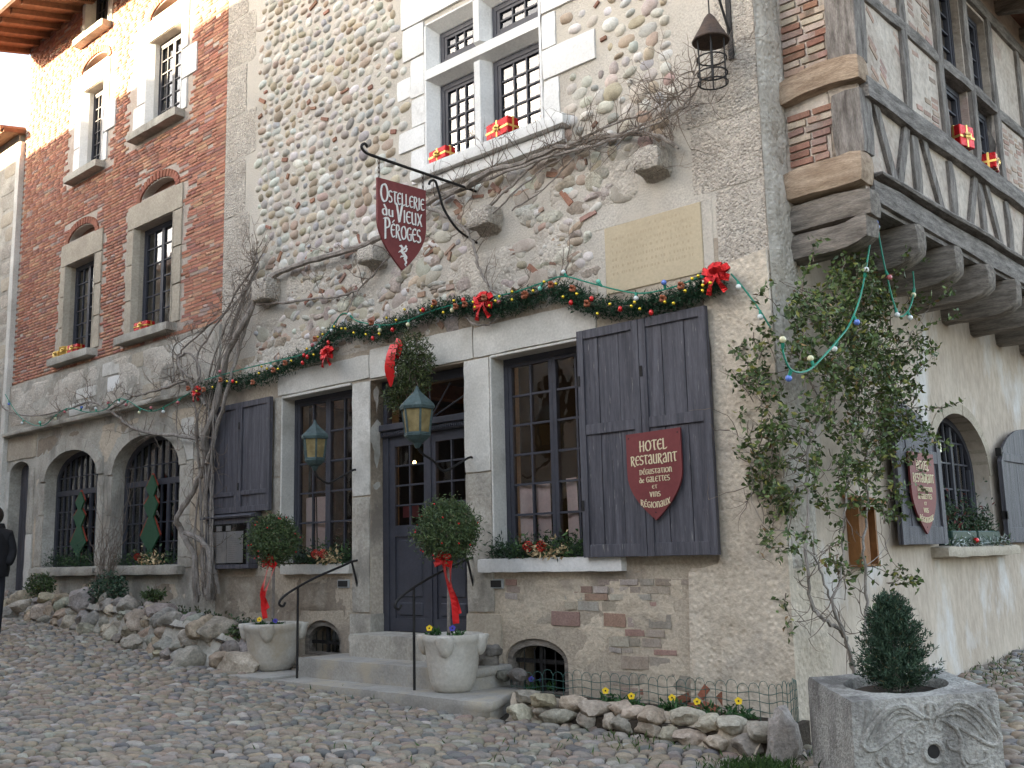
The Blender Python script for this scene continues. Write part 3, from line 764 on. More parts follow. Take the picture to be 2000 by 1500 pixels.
# rubble band under the first floor
for k in range(620):
    xx = random.uniform(XL + .4, XR - .4); zz = random.uniform(4.2, 5.62)
    if not ok(xx, zz, .09): continue
    t = random.random()
    if t < .16: bricks.append((piece(Vector((xx, -.002, zz)), WALLROT, random.uniform(.03, .11), random.uniform(.014, .034), .018, random.gauss(0, .5)), jit(random.choice(((.30, .155, .11), (.34, .22, .17), (.38, .28, .22))), .3), .12))
    elif t < .94: pieces.append((piece(Vector((xx, .004, zz)), WALLROT, random.uniform(.04, .12), random.uniform(.03, .07), random.uniform(.015, .04), random.gauss(0, .3)), jit(pick(PC), .16), .16))
    else: pieces.append((piece(Vector((xx, .0, zz)), WALLROT, random.uniform(.10, .19), random.uniform(.07, .13), random.uniform(.018, .03), random.gauss(0, .2)), jit((.47, .43, .37), .12), .35))
def skin(name, x0, x1, z0, z1, res, amp, bias, mm, freq=1.6, chk=None, seed=0.0, side=None, par=None):
    nx_, nz_ = int((x1 - x0) / res), int((z1 - z0) / res); V = []; Q = []
    for j in range(nz_ + 1):
        for i in range(nx_ + 1):
            x, z = x0 + i * res, z0 + j * res; p = Vector((x * freq, seed, z * freq * 1.2))
            hh = amp * (noise.noise(p) + .5 * noise.noise(p * 2.3) + .28 * noise.noise(p * 6.1)) + bias + .004 * noise.noise(p * 16)
            e = min(i, nx_ - i, j, nz_ - j); hh = hh if e > 1 and not (chk and not (chk(x - .06, z) and chk(x + .06, z) and chk(x, z - .06) and chk(x, z + .06))) else min(hh, -.004)
            hh = max(-.03, min(.07, hh)); V.append((x, -hh, z) if side is None else (side + hh, x, z))
    for j in range(nz_):
        for i in range(nx_):
            if chk and not chk(x0 + (i + .5) * res, z0 + (j + .5) * res): continue
            q4 = [j * (nx_ + 1) + i, j * (nx_ + 1) + i + 1, (j + 1) * (nx_ + 1) + i + 1, (j + 1) * (nx_ + 1) + i]
            ys_ = [V[a][1] for a in q4]
            if side is None and min(ys_) > .006: continue
            Q.append(q4)
    return mesh_np(name, V, Q, M[mm], par or (house if side is None else tw), smooth=True)
skin('band_render', -12.9, -4.9, 4.08, 5.66, .045, .05, .006, 'render', 1.5, lambda x, z: ok(x, z, .02))
skin('mortar_repair', -12.2, -5.0, 5.6, 10.2, .06, .05, -.028, 'mortar', .9, lambda x, z: ok(x, z, .03), 5.5)
skin('lower_render', -7.58, -5.2, .15, 1.43, .035, .028, .0, 'rendertan', 1.9, lambda x, z: not (-7.5 < x < -6.6 and z < .82), 2.2)
skin('damp_render', -12.94, -9.98, .35, 1.5, .045, .03, .004, 'renderbrown', 1.2, lambda x, z: not (-10.96 < x < -10.12 and z < .92), 3.1)
skin('pier_render', -5.25, -4.25, .1, 3.9, .04, .03, .05, 'roughcast', 1.6, lambda x, z: not (x < -4.78 and z > 1.5), 7.1)
scatter(pieces, DOMES, 'pebble', M['pebble'], M['pebble_a'], house, rest_name='pebbles_small')
# patched masonry between the right window and the ground
z = .25
while z < 1.36:
    h = random.choice((.06, .07, .10, .15)); x = -7.45
    while x < -5.25:
        w = random.uniform(.12, .34) if h < .12 else random.uniform(.2, .42)
        xx = x + w / 2; zz = z + h / 2; x += w
        if -7.6 < xx < -6.5 and zz < .95: continue
        if noise.noise(Vector((xx * 1.6, zz * 2.2, 8.3))) < -.12 or random.random() < .12: continue
        c = random.choice(((.40, .34, .28), (.42, .37, .31), (.39, .31, .25), (.47, .43, .37), (.36, .32, .27), (.37, .25, .20)))
        if zz < .5 and random.random() < .25: c = (.34, .18, .125)
        bricks.append((piece(Vector((xx, .0, zz)), WALLROT, w * random.uniform(.40, .5), h * random.uniform(.36, .46), random.uniform(.004, .014), random.gauss(0, .03)), jit(c, .12), w))
    z += h
for (x, zz, a) in ((-5.3, .33, .4), (-5.08, .40, .9), (-5.02, .28, -.2), (-4.88, .33, -.9), (-4.8, .25, .2), (-4.62, .3, -.5), (-5.18, .27, .1)):
    bricks.append((piece(Vector((x, -.045, zz)), WALLROT, random.uniform(.05, .09), random.uniform(.028, .04), .012, a), jit((.36, .14, .09), .25), .3))
scatter(bricks, CUBS, 'brick', M['brick'], M['brick_a'], house, False, rest_name='brick_shards')
# ------------------------------------------------------------------ brick house
bh = thing('brick_house', 'tall red brick house with arched ground-floor windows, upper part in sunlight', 'house', (-16.6, .4, .7))
BX0, BX1 = -20.3, -12.96
arcs = [(-14.92, 7.50, .56, .26), (-17.58, 7.38, .52, .24), (-17.36, 10.58, .5, .22), (-14.85, 10.68, .5, .22)]
OA = {'A': rect(-15.42, -14.28, 8.72, 10.28), 'B': rect(-17.80, -16.92, 8.62, 10.2), 'C': rect(-15.66, -14.38, 5.27, 7.08), 'D': rect(-18.16, -17.0, 5.27, 6.97), 'E': rect(-17.82, -16.9, 11.26, 12.6)}
sheet(rect(BX0, BX1, 5.02, 13.2), list(OA.values()) + [[(cx_ + (rx - .03) * math.cos(math.pi * k / 10), cz + .03 + (rz - .05) * math.sin(math.pi * k / 10)) for k in range(11)] for (cx_, cz, rx, rz) in arcs], front, .01, .4, 'wall', M['brickmortar'], bh)
A1 = archp(-16.06, -13.98, 1.6, 3.05, 3.6); A2 = archp(-18.57, -16.58, 1.6, 3.1, 3.58); D3 = archp(-20.12, -19.28, .7, 3.36, 3.55, 8)
sheet(rect(BX0, BX1, .2, 4.09), [A1, A2, D3], front, 0, .42, 'ground_floor_wall', M['limejamb'], bh)
sheet(rect(BX0, BX1, 4.09, 5.02), [], front, -.03, .4, 'stone_band', M['limejamb'], bh)
b = MB(); b.rblock(BX0, BX1, -.16, .1, 4.03, 4.13, .012, .3, .03); b.build('string_course', M['limejamb'], bh, True)
for (x0, x1) in ((BX0 + .3, BX1 - .4),):
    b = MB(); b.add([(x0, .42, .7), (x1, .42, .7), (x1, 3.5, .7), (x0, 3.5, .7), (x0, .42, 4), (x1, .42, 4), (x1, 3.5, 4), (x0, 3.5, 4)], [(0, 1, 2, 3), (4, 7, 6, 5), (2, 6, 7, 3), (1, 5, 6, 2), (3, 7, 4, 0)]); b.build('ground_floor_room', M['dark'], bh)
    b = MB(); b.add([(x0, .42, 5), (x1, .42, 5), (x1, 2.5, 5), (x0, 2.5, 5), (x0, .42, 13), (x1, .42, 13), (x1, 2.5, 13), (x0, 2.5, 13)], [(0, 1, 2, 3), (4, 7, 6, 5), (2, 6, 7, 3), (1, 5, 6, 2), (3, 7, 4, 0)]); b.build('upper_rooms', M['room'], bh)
# bricks, course by course
holes = [(-16.05, -13.95, 8.5, 10.65), (-18.35, -16.6, 8.45, 10.6), (-15.95, -14.05, 5.1, 7.5), (-18.42, -16.72, 5.1, 7.4), (-17.95, -16.75, 11.15, 13.2)]
BC = [((.44, .195, .13), 5), ((.38, .165, .12), 3), ((.50, .245, .16), 3), ((.33, .165, .135), 1.5), ((.54, .31, .20), 1.0), ((.42, .31, .27), .6)]
bb = []; z = 5.06; r = 0
while z < 12.5:
    h = .056; x = BX0 + (r % 2) * .13; r += 1
    while x < BX1:
        w = random.choice((.24, .25, .26, .25, .13)); xx = min(x + w / 2, BX1 - w / 2); zz = z + h / 2; x += w + .01
        if any(a < xx < b_ and c < zz < e for (a, b_, c, e) in holes): continue
        if any(abs(xx - cx_) < rx + .1 and cz - .02 < zz < cz + rz + .13 for (cx_, cz, rx, rz) in arcs): continue
        if random.random() < .012: continue
        bb.append((piece(Vector((xx, .0145, zz + random.gauss(0, .002))), WALLROT, w * .5, h * .41, random.uniform(.010, .014), random.gauss(0, .004)), jit(pick(BC), .08), w))
    z += h + .0006
scatter(bb, CUBS, 'brick', M['brick'], M['brick_a'], bh, False, rest_name='bricks_far')
# relieving arches over the windows: fanned bricks above a dark gap
for (cx_, cz, rx, rz) in arcs:
    a_ = part('relieving_arch', bh)
    n = 17
    vb = MB()
    for k in range(n):
        t = math.pi * (k + .5) / n
        p0 = Vector((cx_ + rx * math.cos(t), 0, cz + rz * math.sin(t))); nr = Vector((math.cos(t) / rx, 0, math.sin(t) / rz)).normalized(); tg = Vector((nr.z, 0, -nr.x))
        c_ = p0 + nr * .06; hw = .034
        vb = MB(); vb.hexa([tuple(c_ + nr * sa_ * .06 + tg * sb_ * hw + Vector((0, yy, 0))) for yy in (-.018, .02) for (sa_, sb_) in ((-1, -1), (1, -1), (1, 1), (-1, 1))])
        o = vb.build('brick', M['brick'], a_); o.color = (*jit((.33, .13, .085), .2), 1)
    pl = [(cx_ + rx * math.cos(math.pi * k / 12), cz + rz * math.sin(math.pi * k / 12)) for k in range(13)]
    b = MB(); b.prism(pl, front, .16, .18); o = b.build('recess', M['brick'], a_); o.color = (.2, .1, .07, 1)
def surround(x0, x1, z0, z1, mm, wl_, wr_, ht, chf=.06, sill=True, blocks=()):
    L = []
    n = 3; 
    for k in range(n):
        e = .12 if k in blocks else 0
        L.append((x0 - wl_ - e, x0, lerp(z0, z1, k / n), lerp(z0, z1, (k + 1) / n), .03 + .004 * k, mm)); L.append((x1, x1 + wr_ + (.28 if k == 1 and blocks else 0), lerp(z0, z1, k / n), lerp(z0, z1, (k + 1) / n), .03 + .003 * k, mm))
    L.append((x0 - wl_, x1 + wr_, z1, z1 + ht, .035, mm))
    stones(bh, 'surround_stone', L, .22, .005, .015)
    for (xa, xb) in ((x0, x0 + chf), (x1, x1 - chf)):
        s = 1 if xb > xa else -1
        moulded(bh, 'jamb_chamfer', [(xa - s * .01, -.025), (xa + s * .01, -.025), (xb, .08), (xb, .2), (xa - s * .01, .2)], z0, z1, True, mm)
    b = MB(); b.rblock(x0 - wl_ - .05, x1 + wr_ * .6, -.17, .2, z0 - .14, z0, .006, .14, .015); b.build('window_sill', M['limejamb'], bh, True)
surround(-15.42, -14.28, 8.72, 10.28, 'limew', .3, .18, .38, .1, blocks=(0,))
surround(-17.80, -16.92, 8.62, 10.2, 'limew', .26, .16, .36, .1, blocks=(2,))
surround(-15.66, -14.38, 5.27, 7.08, 'beige', .22, .25, .42, .05)
surround(-18.16, -17.0, 5.27, 6.97, 'beige', .2, .24, .42, .05)
surround(-17.82, -16.9, 11.26, 12.6, 'limew', .14, .14, .3, .05)
for (x0, x1, z0, z1, c, r) in ((-15.34, -14.36, 8.73, 10.26, 2, 6), (-17.74, -16.98, 8.63, 10.18, 2, 6), (-15.62, -14.42, 5.28, 7.07, 2, 6), (-18.12, -17.04, 5.28, 6.96, 2, 6), (-17.78, -16.94, 11.27, 12.55, 2, 5)):
    window(bh, x0, x1, z0, z1, .19, 2, c, r, fw=.05, bar=.018)
    if z0 < 6: curtain(bh, x0 + .05, x1 - .05, z0 + .05, z1 - .05, .33, name='net_curtain').data.materials[0] = M['beige']
# arched windows
for (x0, x1, zs, zt, pr) in ((-16.06, -13.98, 3.05, 3.6, A1), (-18.57, -16.58, 3.1, 3.58, A2)):
    o2 = archp(x0 + .07, x1 - .07, 1.66, zs, zt - .07)
    w = part('arched_window', bh)
    sheet(pr, [o2], front, .2, .28, 'frame', M['frame'], w)
    b = MB(); m_ = (x0 + x1) / 2
    b.box(x0 + .07, x1 - .07, .205, .27, 2.83, 2.92)
    for k in range(0, 4): xx = lerp(x0 + .04, x1 - .04, k / 3); b.box(xx - .035, xx + .035, .207, .272, 1.66, 2.83)
    b.build('stiles', M['frame'], w)
    b = MB()
    for k in range(1, 9):
        xx = lerp(x0 + .07, x1 - .07, k / 9); c_ = (xx - m_) / ((x1 - x0) / 2); zz = zs + (zt - .07 - zs) * math.sqrt(max(0, 1 - c_ * c_)) if zs else 0
        b.box(xx - .009, xx + .009, .212, .262, 1.66, zz)
    for zz in (1.95, 2.25, 2.55, 3.15): b.box(x0 + .1, x1 - .1, .214, .26, zz - .009, zz + .009)
    b.build('glazing_bars', M['frame'], w)
    b = MB(); b.prism(o2, front, .236, .238); b.build('pane', M['glass'], w)
    # ring of arch stones
    n = 9
    for k in range(n):
        t0, t1 = math.pi * k / n, math.pi * (k + 1) / n
        def pt(t, e): return (m_ + ((x1 - x0) / 2 + e) * math.cos(t), zs + (zt - zs + e) * math.sin(t))
        q4 = [pt(t0 + .004, 0), pt(t0 + .004, .2), pt((t0 + t1) / 2, .2), pt(t1 - .004, .2), pt(t1 - .004, 0), pt((t0 + t1) / 2, 0)]
        b = MB(); b.prism(q4, front, -.03 - .004 * (k % 2), .2); b.build('voussoir', M['limejamb'], bh)
    b = MB(); b.rblock(x0 - .25, x1 + .2, -.14, .24, 1.44, 1.6, .012, .2, .03); b.build('window_sill', M['limejamb'], bh, True)
stones(bh, 'jamb_stone', [(-16.3, -16.06, 1.62, 2.4, .03, 'limejamb'), (-16.28, -16.06, 2.4, 3.05, .03, 'limejamb'), (-16.58, -16.34, 1.62, 3.08, .028, 'limejamb'), (-18.85, -18.57, 1.62, 2.5, .03, 'limejamb'), (-18.8, -18.57, 2.5, 3.08, .03, 'limejamb'),
                          (-19.28, -19.0, .7, 2.2, .03, 'lime'), (-19.28, -19.02, 2.2, 3.4, .03, 'limejamb'), (-20.3, -20.12, .7, 3.4, .03, 'lime'), (-20.3, -19.0, 3.58, 4.02, .03, 'beige'),
                          (-13.98, -13.6, 2.3, 3.1, .03, 'limejamb'), (-13.98, -13.55, 1.55, 2.3, .03, 'limejamb'), (-13.98, -13.6, 3.1, 3.75, .03, 'lime')], .2)
L = []; 
for k in range(30):
    x0 = random.uniform(BX0 + .1, BX1 - 1.0); w = random.uniform(.35, .95); zb = random.choice((4.16, 4.42, 4.7)); h = random.uniform(.18, .27)
    if any(abs(x0 - a[0]) < .9 and abs(zb - a[2]) < .24 for a in L): continue
    L.append((x0, x0 + w, zb, zb + h, .065, random.choice(('limew', 'lime', 'beige', 'limejamb'))))
stones(bh, 'band_stone', L, .1, .008, .03)
b = MB()
for k in range(4): b.box(-20.1 + .2 * k, -19.91 + .2 * k, .2, .24, .75, 3.5)
b.build('plank_door', M['paint'], bh)
def bok(x, z):
    for (x0, x1, zs, zt) in ((-16.06, -13.98, 3.05, 3.6), (-18.57, -16.58, 3.1, 3.58)):
        if x0 - .26 < x < x1 + .26 and z < zs and z > 1.4: return False
        c_ = (x - (x0 + x1) / 2) / ((x1 - x0) / 2 + .22)
        if abs(c_) < 1 and zs <= z < zs + (zt - zs + .22) * math.sqrt(1 - c_ * c_): return False
    return not (-20.2 < x < -19.0 and z < 4.02)
skin('ground_floor_render', -20.25, -13.0, .8, 4.0, .06, .03, .0, 'rendertan', 1.1, bok, 9.3, par=bh)
skin('ground_floor_stain', -20.25, -13.0, .8, 4.0, .06, .03, -.006, 'renderbrown', 1.3, bok, 1.3, par=bh)
skin('band_render', -20.25, -12.97, 4.14, 5.05, .05, .05, .034, 'render', 1.3, None, 6.3, par=bh)
# eave: rafters, boards, gutter, tiles
ev = part('eave', bh)
b = MB(); b.hexa([(-20.5, -1.15, 11.72), (-12.9, -1.15, 11.72), (-12.9, .1, 12.02), (-20.5, .1, 12.02), (-20.5, -1.15, 11.76), (-12.9, -1.15, 11.76), (-12.9, .1, 12.06), (-20.5, .1, 12.06)]); b.build('soffit', M['soffit'], ev)
for k in range(17):
    xx = -20.4 + k * .46; b = MB(); b.hexa([(xx, -1.08, 11.63), (xx + .1, -1.08, 11.63), (xx + .1, .02, 11.9), (xx, .02, 11.9), (xx, -1.08, 11.725), (xx + .1, -1.08, 11.725), (xx + .1, .02, 12.0), (xx, .02, 12.0)]); b.build('rafter', M['soffit'], ev)
b = MB(); b.tube([(-20.55, -1.22, 11.74), (-12.9, -1.22, 11.74)], .07, 8); b.build('gutter', M['lime'], ev, True)
b = MB(); b.hexa([(-20.55, -1.2, 11.78), (-12.9, -1.2, 11.78), (-12.9, 5, 13.4), (-20.55, 5, 13.4), (-20.55, -1.2, 11.86), (-12.9, -1.2, 11.86), (-12.9, 5, 13.5), (-20.55, 5, 13.5)]); b.build('tiles', M['tile'], ev)

# ------------------------------------------------------------------ neighbour at the far left
lh = thing('left_house', 'narrow strip of an old rendered house with tiled eave at the left edge', 'house', (-23, .3, .9))
b = MB(); b.box(-27, -20.46, -.06, 5, .3, 10.2); b.build('wall', M['limejamb'], lh)
b = MB(); b.rblock(-20.46, -20.28, -.10, .1, .5, 10.0, .01, .35, .02); b.build('rendered_edge', M['lime'], lh, True)
for k in range(26):
    zz = 1.2 + k * .34; w = random.uniform(.3, .6); b = MB(); b.rblock(-20.5 - w - random.uniform(0, .2), -20.5, -.085, .05, zz, zz + .3, .015, .12, .04); b.build('wall_stone', M[random.choice(('tuff', 'beige', 'limejamb'))], lh, True)
b = MB(); b.hexa([(-27, -.4, 10.12), (-20.35, -.4, 10.12), (-20.35, 5, 11.1), (-27, 5, 11.1), (-27, -.4, 10.2), (-20.35, -.4, 10.2), (-20.35, 5, 11.18), (-27, 5, 11.18)]); rf = b.build('roof', M['soffit'], lh)
for k in range(20):
    b = MB(); xx = -20.45 - k * .22; b.tube([(xx, -.46, 10.2), (xx, 5, 11.18)], .07, 8); b.build('roof_tile', M['tile'], rf, True)

# ------------------------------------------------------------------ timber-framed wing round the corner
tw = thing('timber_framed_house', 'jettied half-timbered house wing on carved joists above a plastered wall', 'house', (-4.6, 4.5, .2))
XJ = -3.45
def sx(p): return (-4.2 - p[1], p[0], p[2])          # (along, depth inward, up) -> side wall
def sj(p): return (XJ - p[1], p[0], p[2])            # the same on the jetty face
AW = archp(3.30, 5.12, 1.60, 2.42, 3.10)
sheet(rect(.46, 9.5, -.3, 4.6), [AW], sidew, -4.55, -4.2, 'ground_floor_wall', M['plaster'], tw)
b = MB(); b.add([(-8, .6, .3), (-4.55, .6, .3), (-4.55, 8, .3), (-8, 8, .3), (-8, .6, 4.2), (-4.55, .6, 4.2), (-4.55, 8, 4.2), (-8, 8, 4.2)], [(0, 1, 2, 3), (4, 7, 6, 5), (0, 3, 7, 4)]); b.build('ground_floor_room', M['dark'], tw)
W1, W2 = rect(2.64, 3.36, 5.76, 7.7), rect(3.56, 4.24, 5.76, 7.7)
sheet(rect(.42, 9.5, 4.55, 9.6), [W1, W2], sidew, XJ - .3, XJ - .03, 'infill', M['infill'], tw)
b = MB(); b.box(-4.2, XJ - .31, .43, .5, 4.6, 9.6); b.build('front_infill', M['infill'], tw)
b = MB(); b.box(-4.4, XJ - .02, .45, 9.4, 4.52, 4.56); b.build('jetty_floor', M['timber'], tw)
def beam(name, y0, y1, z0, z1, x0=XJ - .2, x1=XJ + .02, mm='timber', amp=.02, parent=None, slope=0.0):
    b = MB(); b.rblock(x0, x1, y0, y1, z0, z1, amp, .16, .03, 2.2, (lambda p: Vector((p.x, p.y, p.z + slope * (p.y - y0)))) if slope else None); return b.build(name, M[mm], parent or tw, True)
beam('sill_beam', .50, 9.4, 4.55, 4.79, XJ - .2, XJ + .03)
beam('fillet_beam', .56, 9.4, 4.79, 4.86, XJ - .2, XJ + .09)
beam('mid_rail', .45, 9.4, 5.50, 5.73, XJ - .2, XJ + .06)
beam('upper_rail', .6, 2.6, 6.53, 6.68, XJ - .2, XJ + .012); beam('upper_rail', 4.3, 9.4, 6.53, 6.68, XJ - .2, XJ + .012); beam('head_rail', .5, 9.4, 7.72, 7.9, XJ - .2, XJ + .015)
beam('window_transom', 2.6, 4.3, 6.52, 6.66, XJ - .2, XJ + .03)
def post(y, w, z0, z1, pr=.0, lean=0.0, mm='timberv', name='stud'):
    b = MB(); zm = (z0 + z1) / 2
    b.rblock(XJ - .18, XJ + pr, y - w / 2, y + w / 2, z0, z1, .018, .14, .025, 2.0, lambda p: Vector((p.x, p.y + lean * (p.z - zm), p.z))); b.build(name, M[mm], tw, True)
b = MB(); b.rblock(-3.72, XJ + .03, .36, .62, 5.86, 9.5, .02, .16, .03, 2); b.build('corner_post', M['timberv'], tw, True)
b = MB(); b.rblock(-3.72, XJ + .025, .36, .62, 4.98, 5.60, .02, .12, .03, 2); b.build('corner_post', M['timberv'], tw, True)
for (y, w, z0, z1, pr, ln) in ((1.58, .17, 5.73, 7.75, .015, .03), (2.54, .17, 5.73, 7.75, .02, .0), (3.46, .16, 5.73, 7.75, .025, 0), (4.32, .16, 5.73, 7.75, .02, 0), (5.4, .17, 5.73, 7.75, .015, .02), (6.6, .17, 5.73, 7.75, .015, 0),
                              (1.62, .19, 4.86, 5.5, .015, 0), (2.55, .17, 4.86, 5.5, .015, 0), (3.45, .17, 4.86, 5.5, .015, 0), (4.32, .16, 4.86, 5.5, .015, 0), (5.3, .16, 4.86, 5.5, .015, 0), (6.3, .16, 4.86, 5.5, .015, 0)):
    post(y, w, z0, z1, pr, ln)
for (y0, y1) in ((.72, 1.04), (1.42, 1.12), (1.84, 2.2), (3.28, 2.96), (3.62, 3.96), (5.1, 4.8), (5.5, 5.9), (7.0, 6.6)):
    b = MB(); w = .13; b.hexa([(XJ - .15, y1 - w / 2, 4.85), (XJ + .008, y1 - w / 2, 4.85), (XJ + .008, y1 + w / 2, 4.85), (XJ - .15, y1 + w / 2, 4.85), (XJ - .15, y0 - w / 2, 5.51), (XJ + .008, y0 - w / 2, 5.51), (XJ + .008, y0 + w / 2, 5.51), (XJ - .15, y0 + w / 2, 5.51)])
    b.build('brace', M['timberv'], tw)
# brown beam ends that face the square, and the bolster timbers
def xbeam(name, x0, x1, y0, y1, z0, z1, mm, amp=.02, fm=None):
    b = MB(); b.rblock(x0, x1, y0, y1, z0, z1, amp, .1, .04, 2.5, fm); b.build(name, M[mm], tw, True)
xbeam('beam_end', -4.22, -3.40, .30, .55, 5.60, 5.86, 'timberfresh', .02, lambda p: Vector((p.x, p.y, p.z - .14 * (p.x + 3.8) * .0 + .05 * math.sin((p.x + 4.2) * 3.5))))
xbeam('beam_end', -4.22, -3.42, .26, .55, 4.68, 4.98, 'timberfresh')
xbeam('bolster', -4.3, -3.40, .34, .60, 4.40, 4.67, 'timberx'); xbeam('bolster', -4.3, -3.44, .33, .60, 4.14, 4.395, 'timberx', .018, lambda p: Vector((p.x, p.y, p.z + max(0, p.x + 3.75) ** 2 * .9)))
for y in (1.32, 2.28, 3.2, 4.12, 5.05, 6.0, 6.95, 7.9):
    xbeam('joist', -4.3, XJ + .10, y - .13, y + .13, 4.12, 4.53, 'timberx', .018, lambda p: Vector((p.x, p.y, p.z + (max(0, p.x - XJ + .2) ** 2 * 1.3 if p.z < 4.4 else 0))))
# windows of the wing
for (y0, y1) in ((2.64, 3.36), (3.56, 4.24)):
    for (z0, z1, r) in ((5.76, 6.52, 3), (6.66, 7.7, 4)): window(tw, y0, y1, z0, z1, .14, 1, 2, r, xf=sj, fw=.06)
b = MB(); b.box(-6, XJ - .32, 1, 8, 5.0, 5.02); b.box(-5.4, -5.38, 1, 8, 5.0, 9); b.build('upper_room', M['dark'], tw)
skin('pier_face', -.02, .52, 1.4, 9.5, .04, .045, .018, 'pierface', 1.6, None, 4.4, -4.195)
# bricks showing in the infill
wb = []
for (y0, y1, z0, z1, an) in ((.64, 1.48, 5.76, 6.5, -.5), (1.7, 2.44, 5.76, 6.5, .06), (.64, 1.48, 6.7, 7.7, .5), (1.7, 2.44, 6.7, 7.7, -.1), (4.42, 5.3, 5.76, 6.5, .1)):
    z = z0 + .04
    while z < z1 - .03:
        y = y0 + .1
        while y < y1 - .08:
            w = random.uniform(.16, .22)
            if noise.noise(Vector((y * 2, z * 2.3, 7.7))) > -.1:
                wb.append((piece(Vector((XJ - .036, y + w / 2, z)), SIDEROT, w * random.uniform(.38, .48), .024, random.uniform(.003, .014), an * random.uniform(.7, 1.3)), jit((.43, .315, .26), .2), w))
            y += w + .015
        z += .072
z = 4.99
while z < 9:
    x = -4.16
    while x < -3.78:
        w = random.uniform(.14, .24)
        if not (5.55 < z < 5.9): wb.append((piece(Vector((min(x + w / 2, -3.80), .425, z)), WALLROT, w * .47, .026, .02, random.gauss(0, .03)), jit(random.choice(((.38, .26, .21), (.45, .37, .31), (.33, .18, .13))), .2), w))
        x += w + .015
    z += .073
scatter(wb, CUBS, 'infill_brick', M['brick'], M['brick_a'], tw, False, rest_name='infill_bricks_far')
# arched window
w = part('arched_window', tw)
o2 = archp(3.37, 5.05, 1.66, 2.42, 3.03)
sheet(AW, [o2], lambda a, b_, d: Vector((-4.2 - d, a, b_)), .18, .26, 'frame', M['frame'], w)
b = MB()
for k in range(0, 4): yy = lerp(3.4, 5.02, k / 3); b.box(yy - .03, yy + .03, .19, .25, 1.66, 2.98 if k in (1, 2) else 2.5)
for k in range(1, 9):
    yy = lerp(3.37, 5.05, k / 9); c_ = (yy - 4.21) / .84; b.box(yy - .009, yy + .009, .2, .24, 1.66, 2.42 + .61 * math.sqrt(max(0, 1 - c_ * c_)))
for zz in (1.95, 2.25, 2.55, 2.8): b.box(3.4, 5.0, .203, .238, zz - .009, zz + .009)
mapped(b, sx).build('glazing_bars', M['frame'], w)
b = MB(); b.prism(o2, lambda a, b_, d: Vector((-4.2 - d, a, b_)), .22, .222); b.build('pane', M['glass'], w)
n = 9
for k in range(n):
    t0, t1 = math.pi * k / n, math.pi * (k + 1) / n
    def pt(t, e): return (4.21 + (.91 + e) * math.cos(t), 2.42 + (.68 + e) * math.sin(t))
    b = MB(); b.prism([pt(t0 + .004, 0), pt(t0 + .004, .13), pt((t0 + t1) / 2, .13), pt(t1 - .004, .13), pt(t1 - .004, 0), pt((t0 + t1) / 2, 0)], lambda a, b_, d: Vector((-4.2 - d, a, b_)), -.012 - .003 * (k % 2), .18); b.build('voussoir', M['beige'], tw)
b = MB(); b.rblock(3.05, 5.42, -.2, .2, 1.47, 1.6, .012, .16, .03); mapped(b, sx).build('window_sill', M['beige'], tw, True)
# roof eave of the wing
ev = part('eave', tw)
for k in range(9):
    y = 1.0 + k * .95; b = MB(); b.rblock(XJ - .3, -2.75, y - .07, y + .07, 8.0, 8.17, .012, .15, .02, 3, lambda p: Vector((p.x, p.y, p.z - .25 * (p.x - XJ)))); b.build('rafter', M['timberx'], ev, True)
b = MB(); b.hexa([(-4.3, .3, 8.45), (-2.65, .3, 8.02), (-2.65, 9.5, 8.02), (-4.3, 9.5, 8.45), (-4.3, .3, 8.52), (-2.65, .3, 8.09), (-2.65, 9.5, 8.09), (-4.3, 9.5, 8.52)]); b.build('tiles', M['tile'], ev)

# ------------------------------------------------------------------ houses on the other side of the street, behind the viewer
for i, (x0, x1, ze, zr, mm, lab) in enumerate(((-75, -19.6, 10.2, 12.1, 'infill', 'rendered house across the street, leftmost of the row behind the viewer'), (-24, -12.2, 11.4, 13.85, 'mortar', 'tall stone house across the street, mirrored in the mullioned window panes'),
                                              (-12, 4, 6.2, 8.6, 'plaster', 'low plastered house behind the viewer, rightmost of the row'))):
    t = thing('opposite_house', lab, 'house', (lerp(x0, x1, .5), -15, 0), 'houses across the street')
    YO = -7.2 if i == 0 else -12.0; DP = 4.6 if i == 0 else 6.0
    hs_ = [rect(x0 + 1.2 + 2.6 * k, x0 + 2.3 + 2.6 * k, zz, zz + 1.5) for k in range(int((x1 - x0 - 2) / 2.6)) for zz in ((1.5, 5, 8.4) if ze > 8 else (1.5, 3.7))]
    sheet(rect(x0, x1, -.3, ze), hs_, front, YO - .3, YO, 'wall', M[mm], t)
    b = MB(); b.box(x0, x1, YO - DP, YO - .31, -.3, ze - .01); b.build('house_body', M['dark'], t)
    b = MB(); b.prism([(YO - DP - .2, ze - .15), (YO + .4, ze - .15), (YO + .4, ze - .02), (YO - DP / 2, zr), (YO - DP - .2, ze - .02)], lambda p, q_, d: (d, p, q_), x0 - .1, x1 + .1); b.build('roof', M['tile'], t)
    b = MB(); b.box(x0 + 2.5, x0 + 3.3, YO - DP / 2 - .4, YO - DP / 2 + .3, zr - .5, zr + .9); b.build('chimney', M['infill'], t)
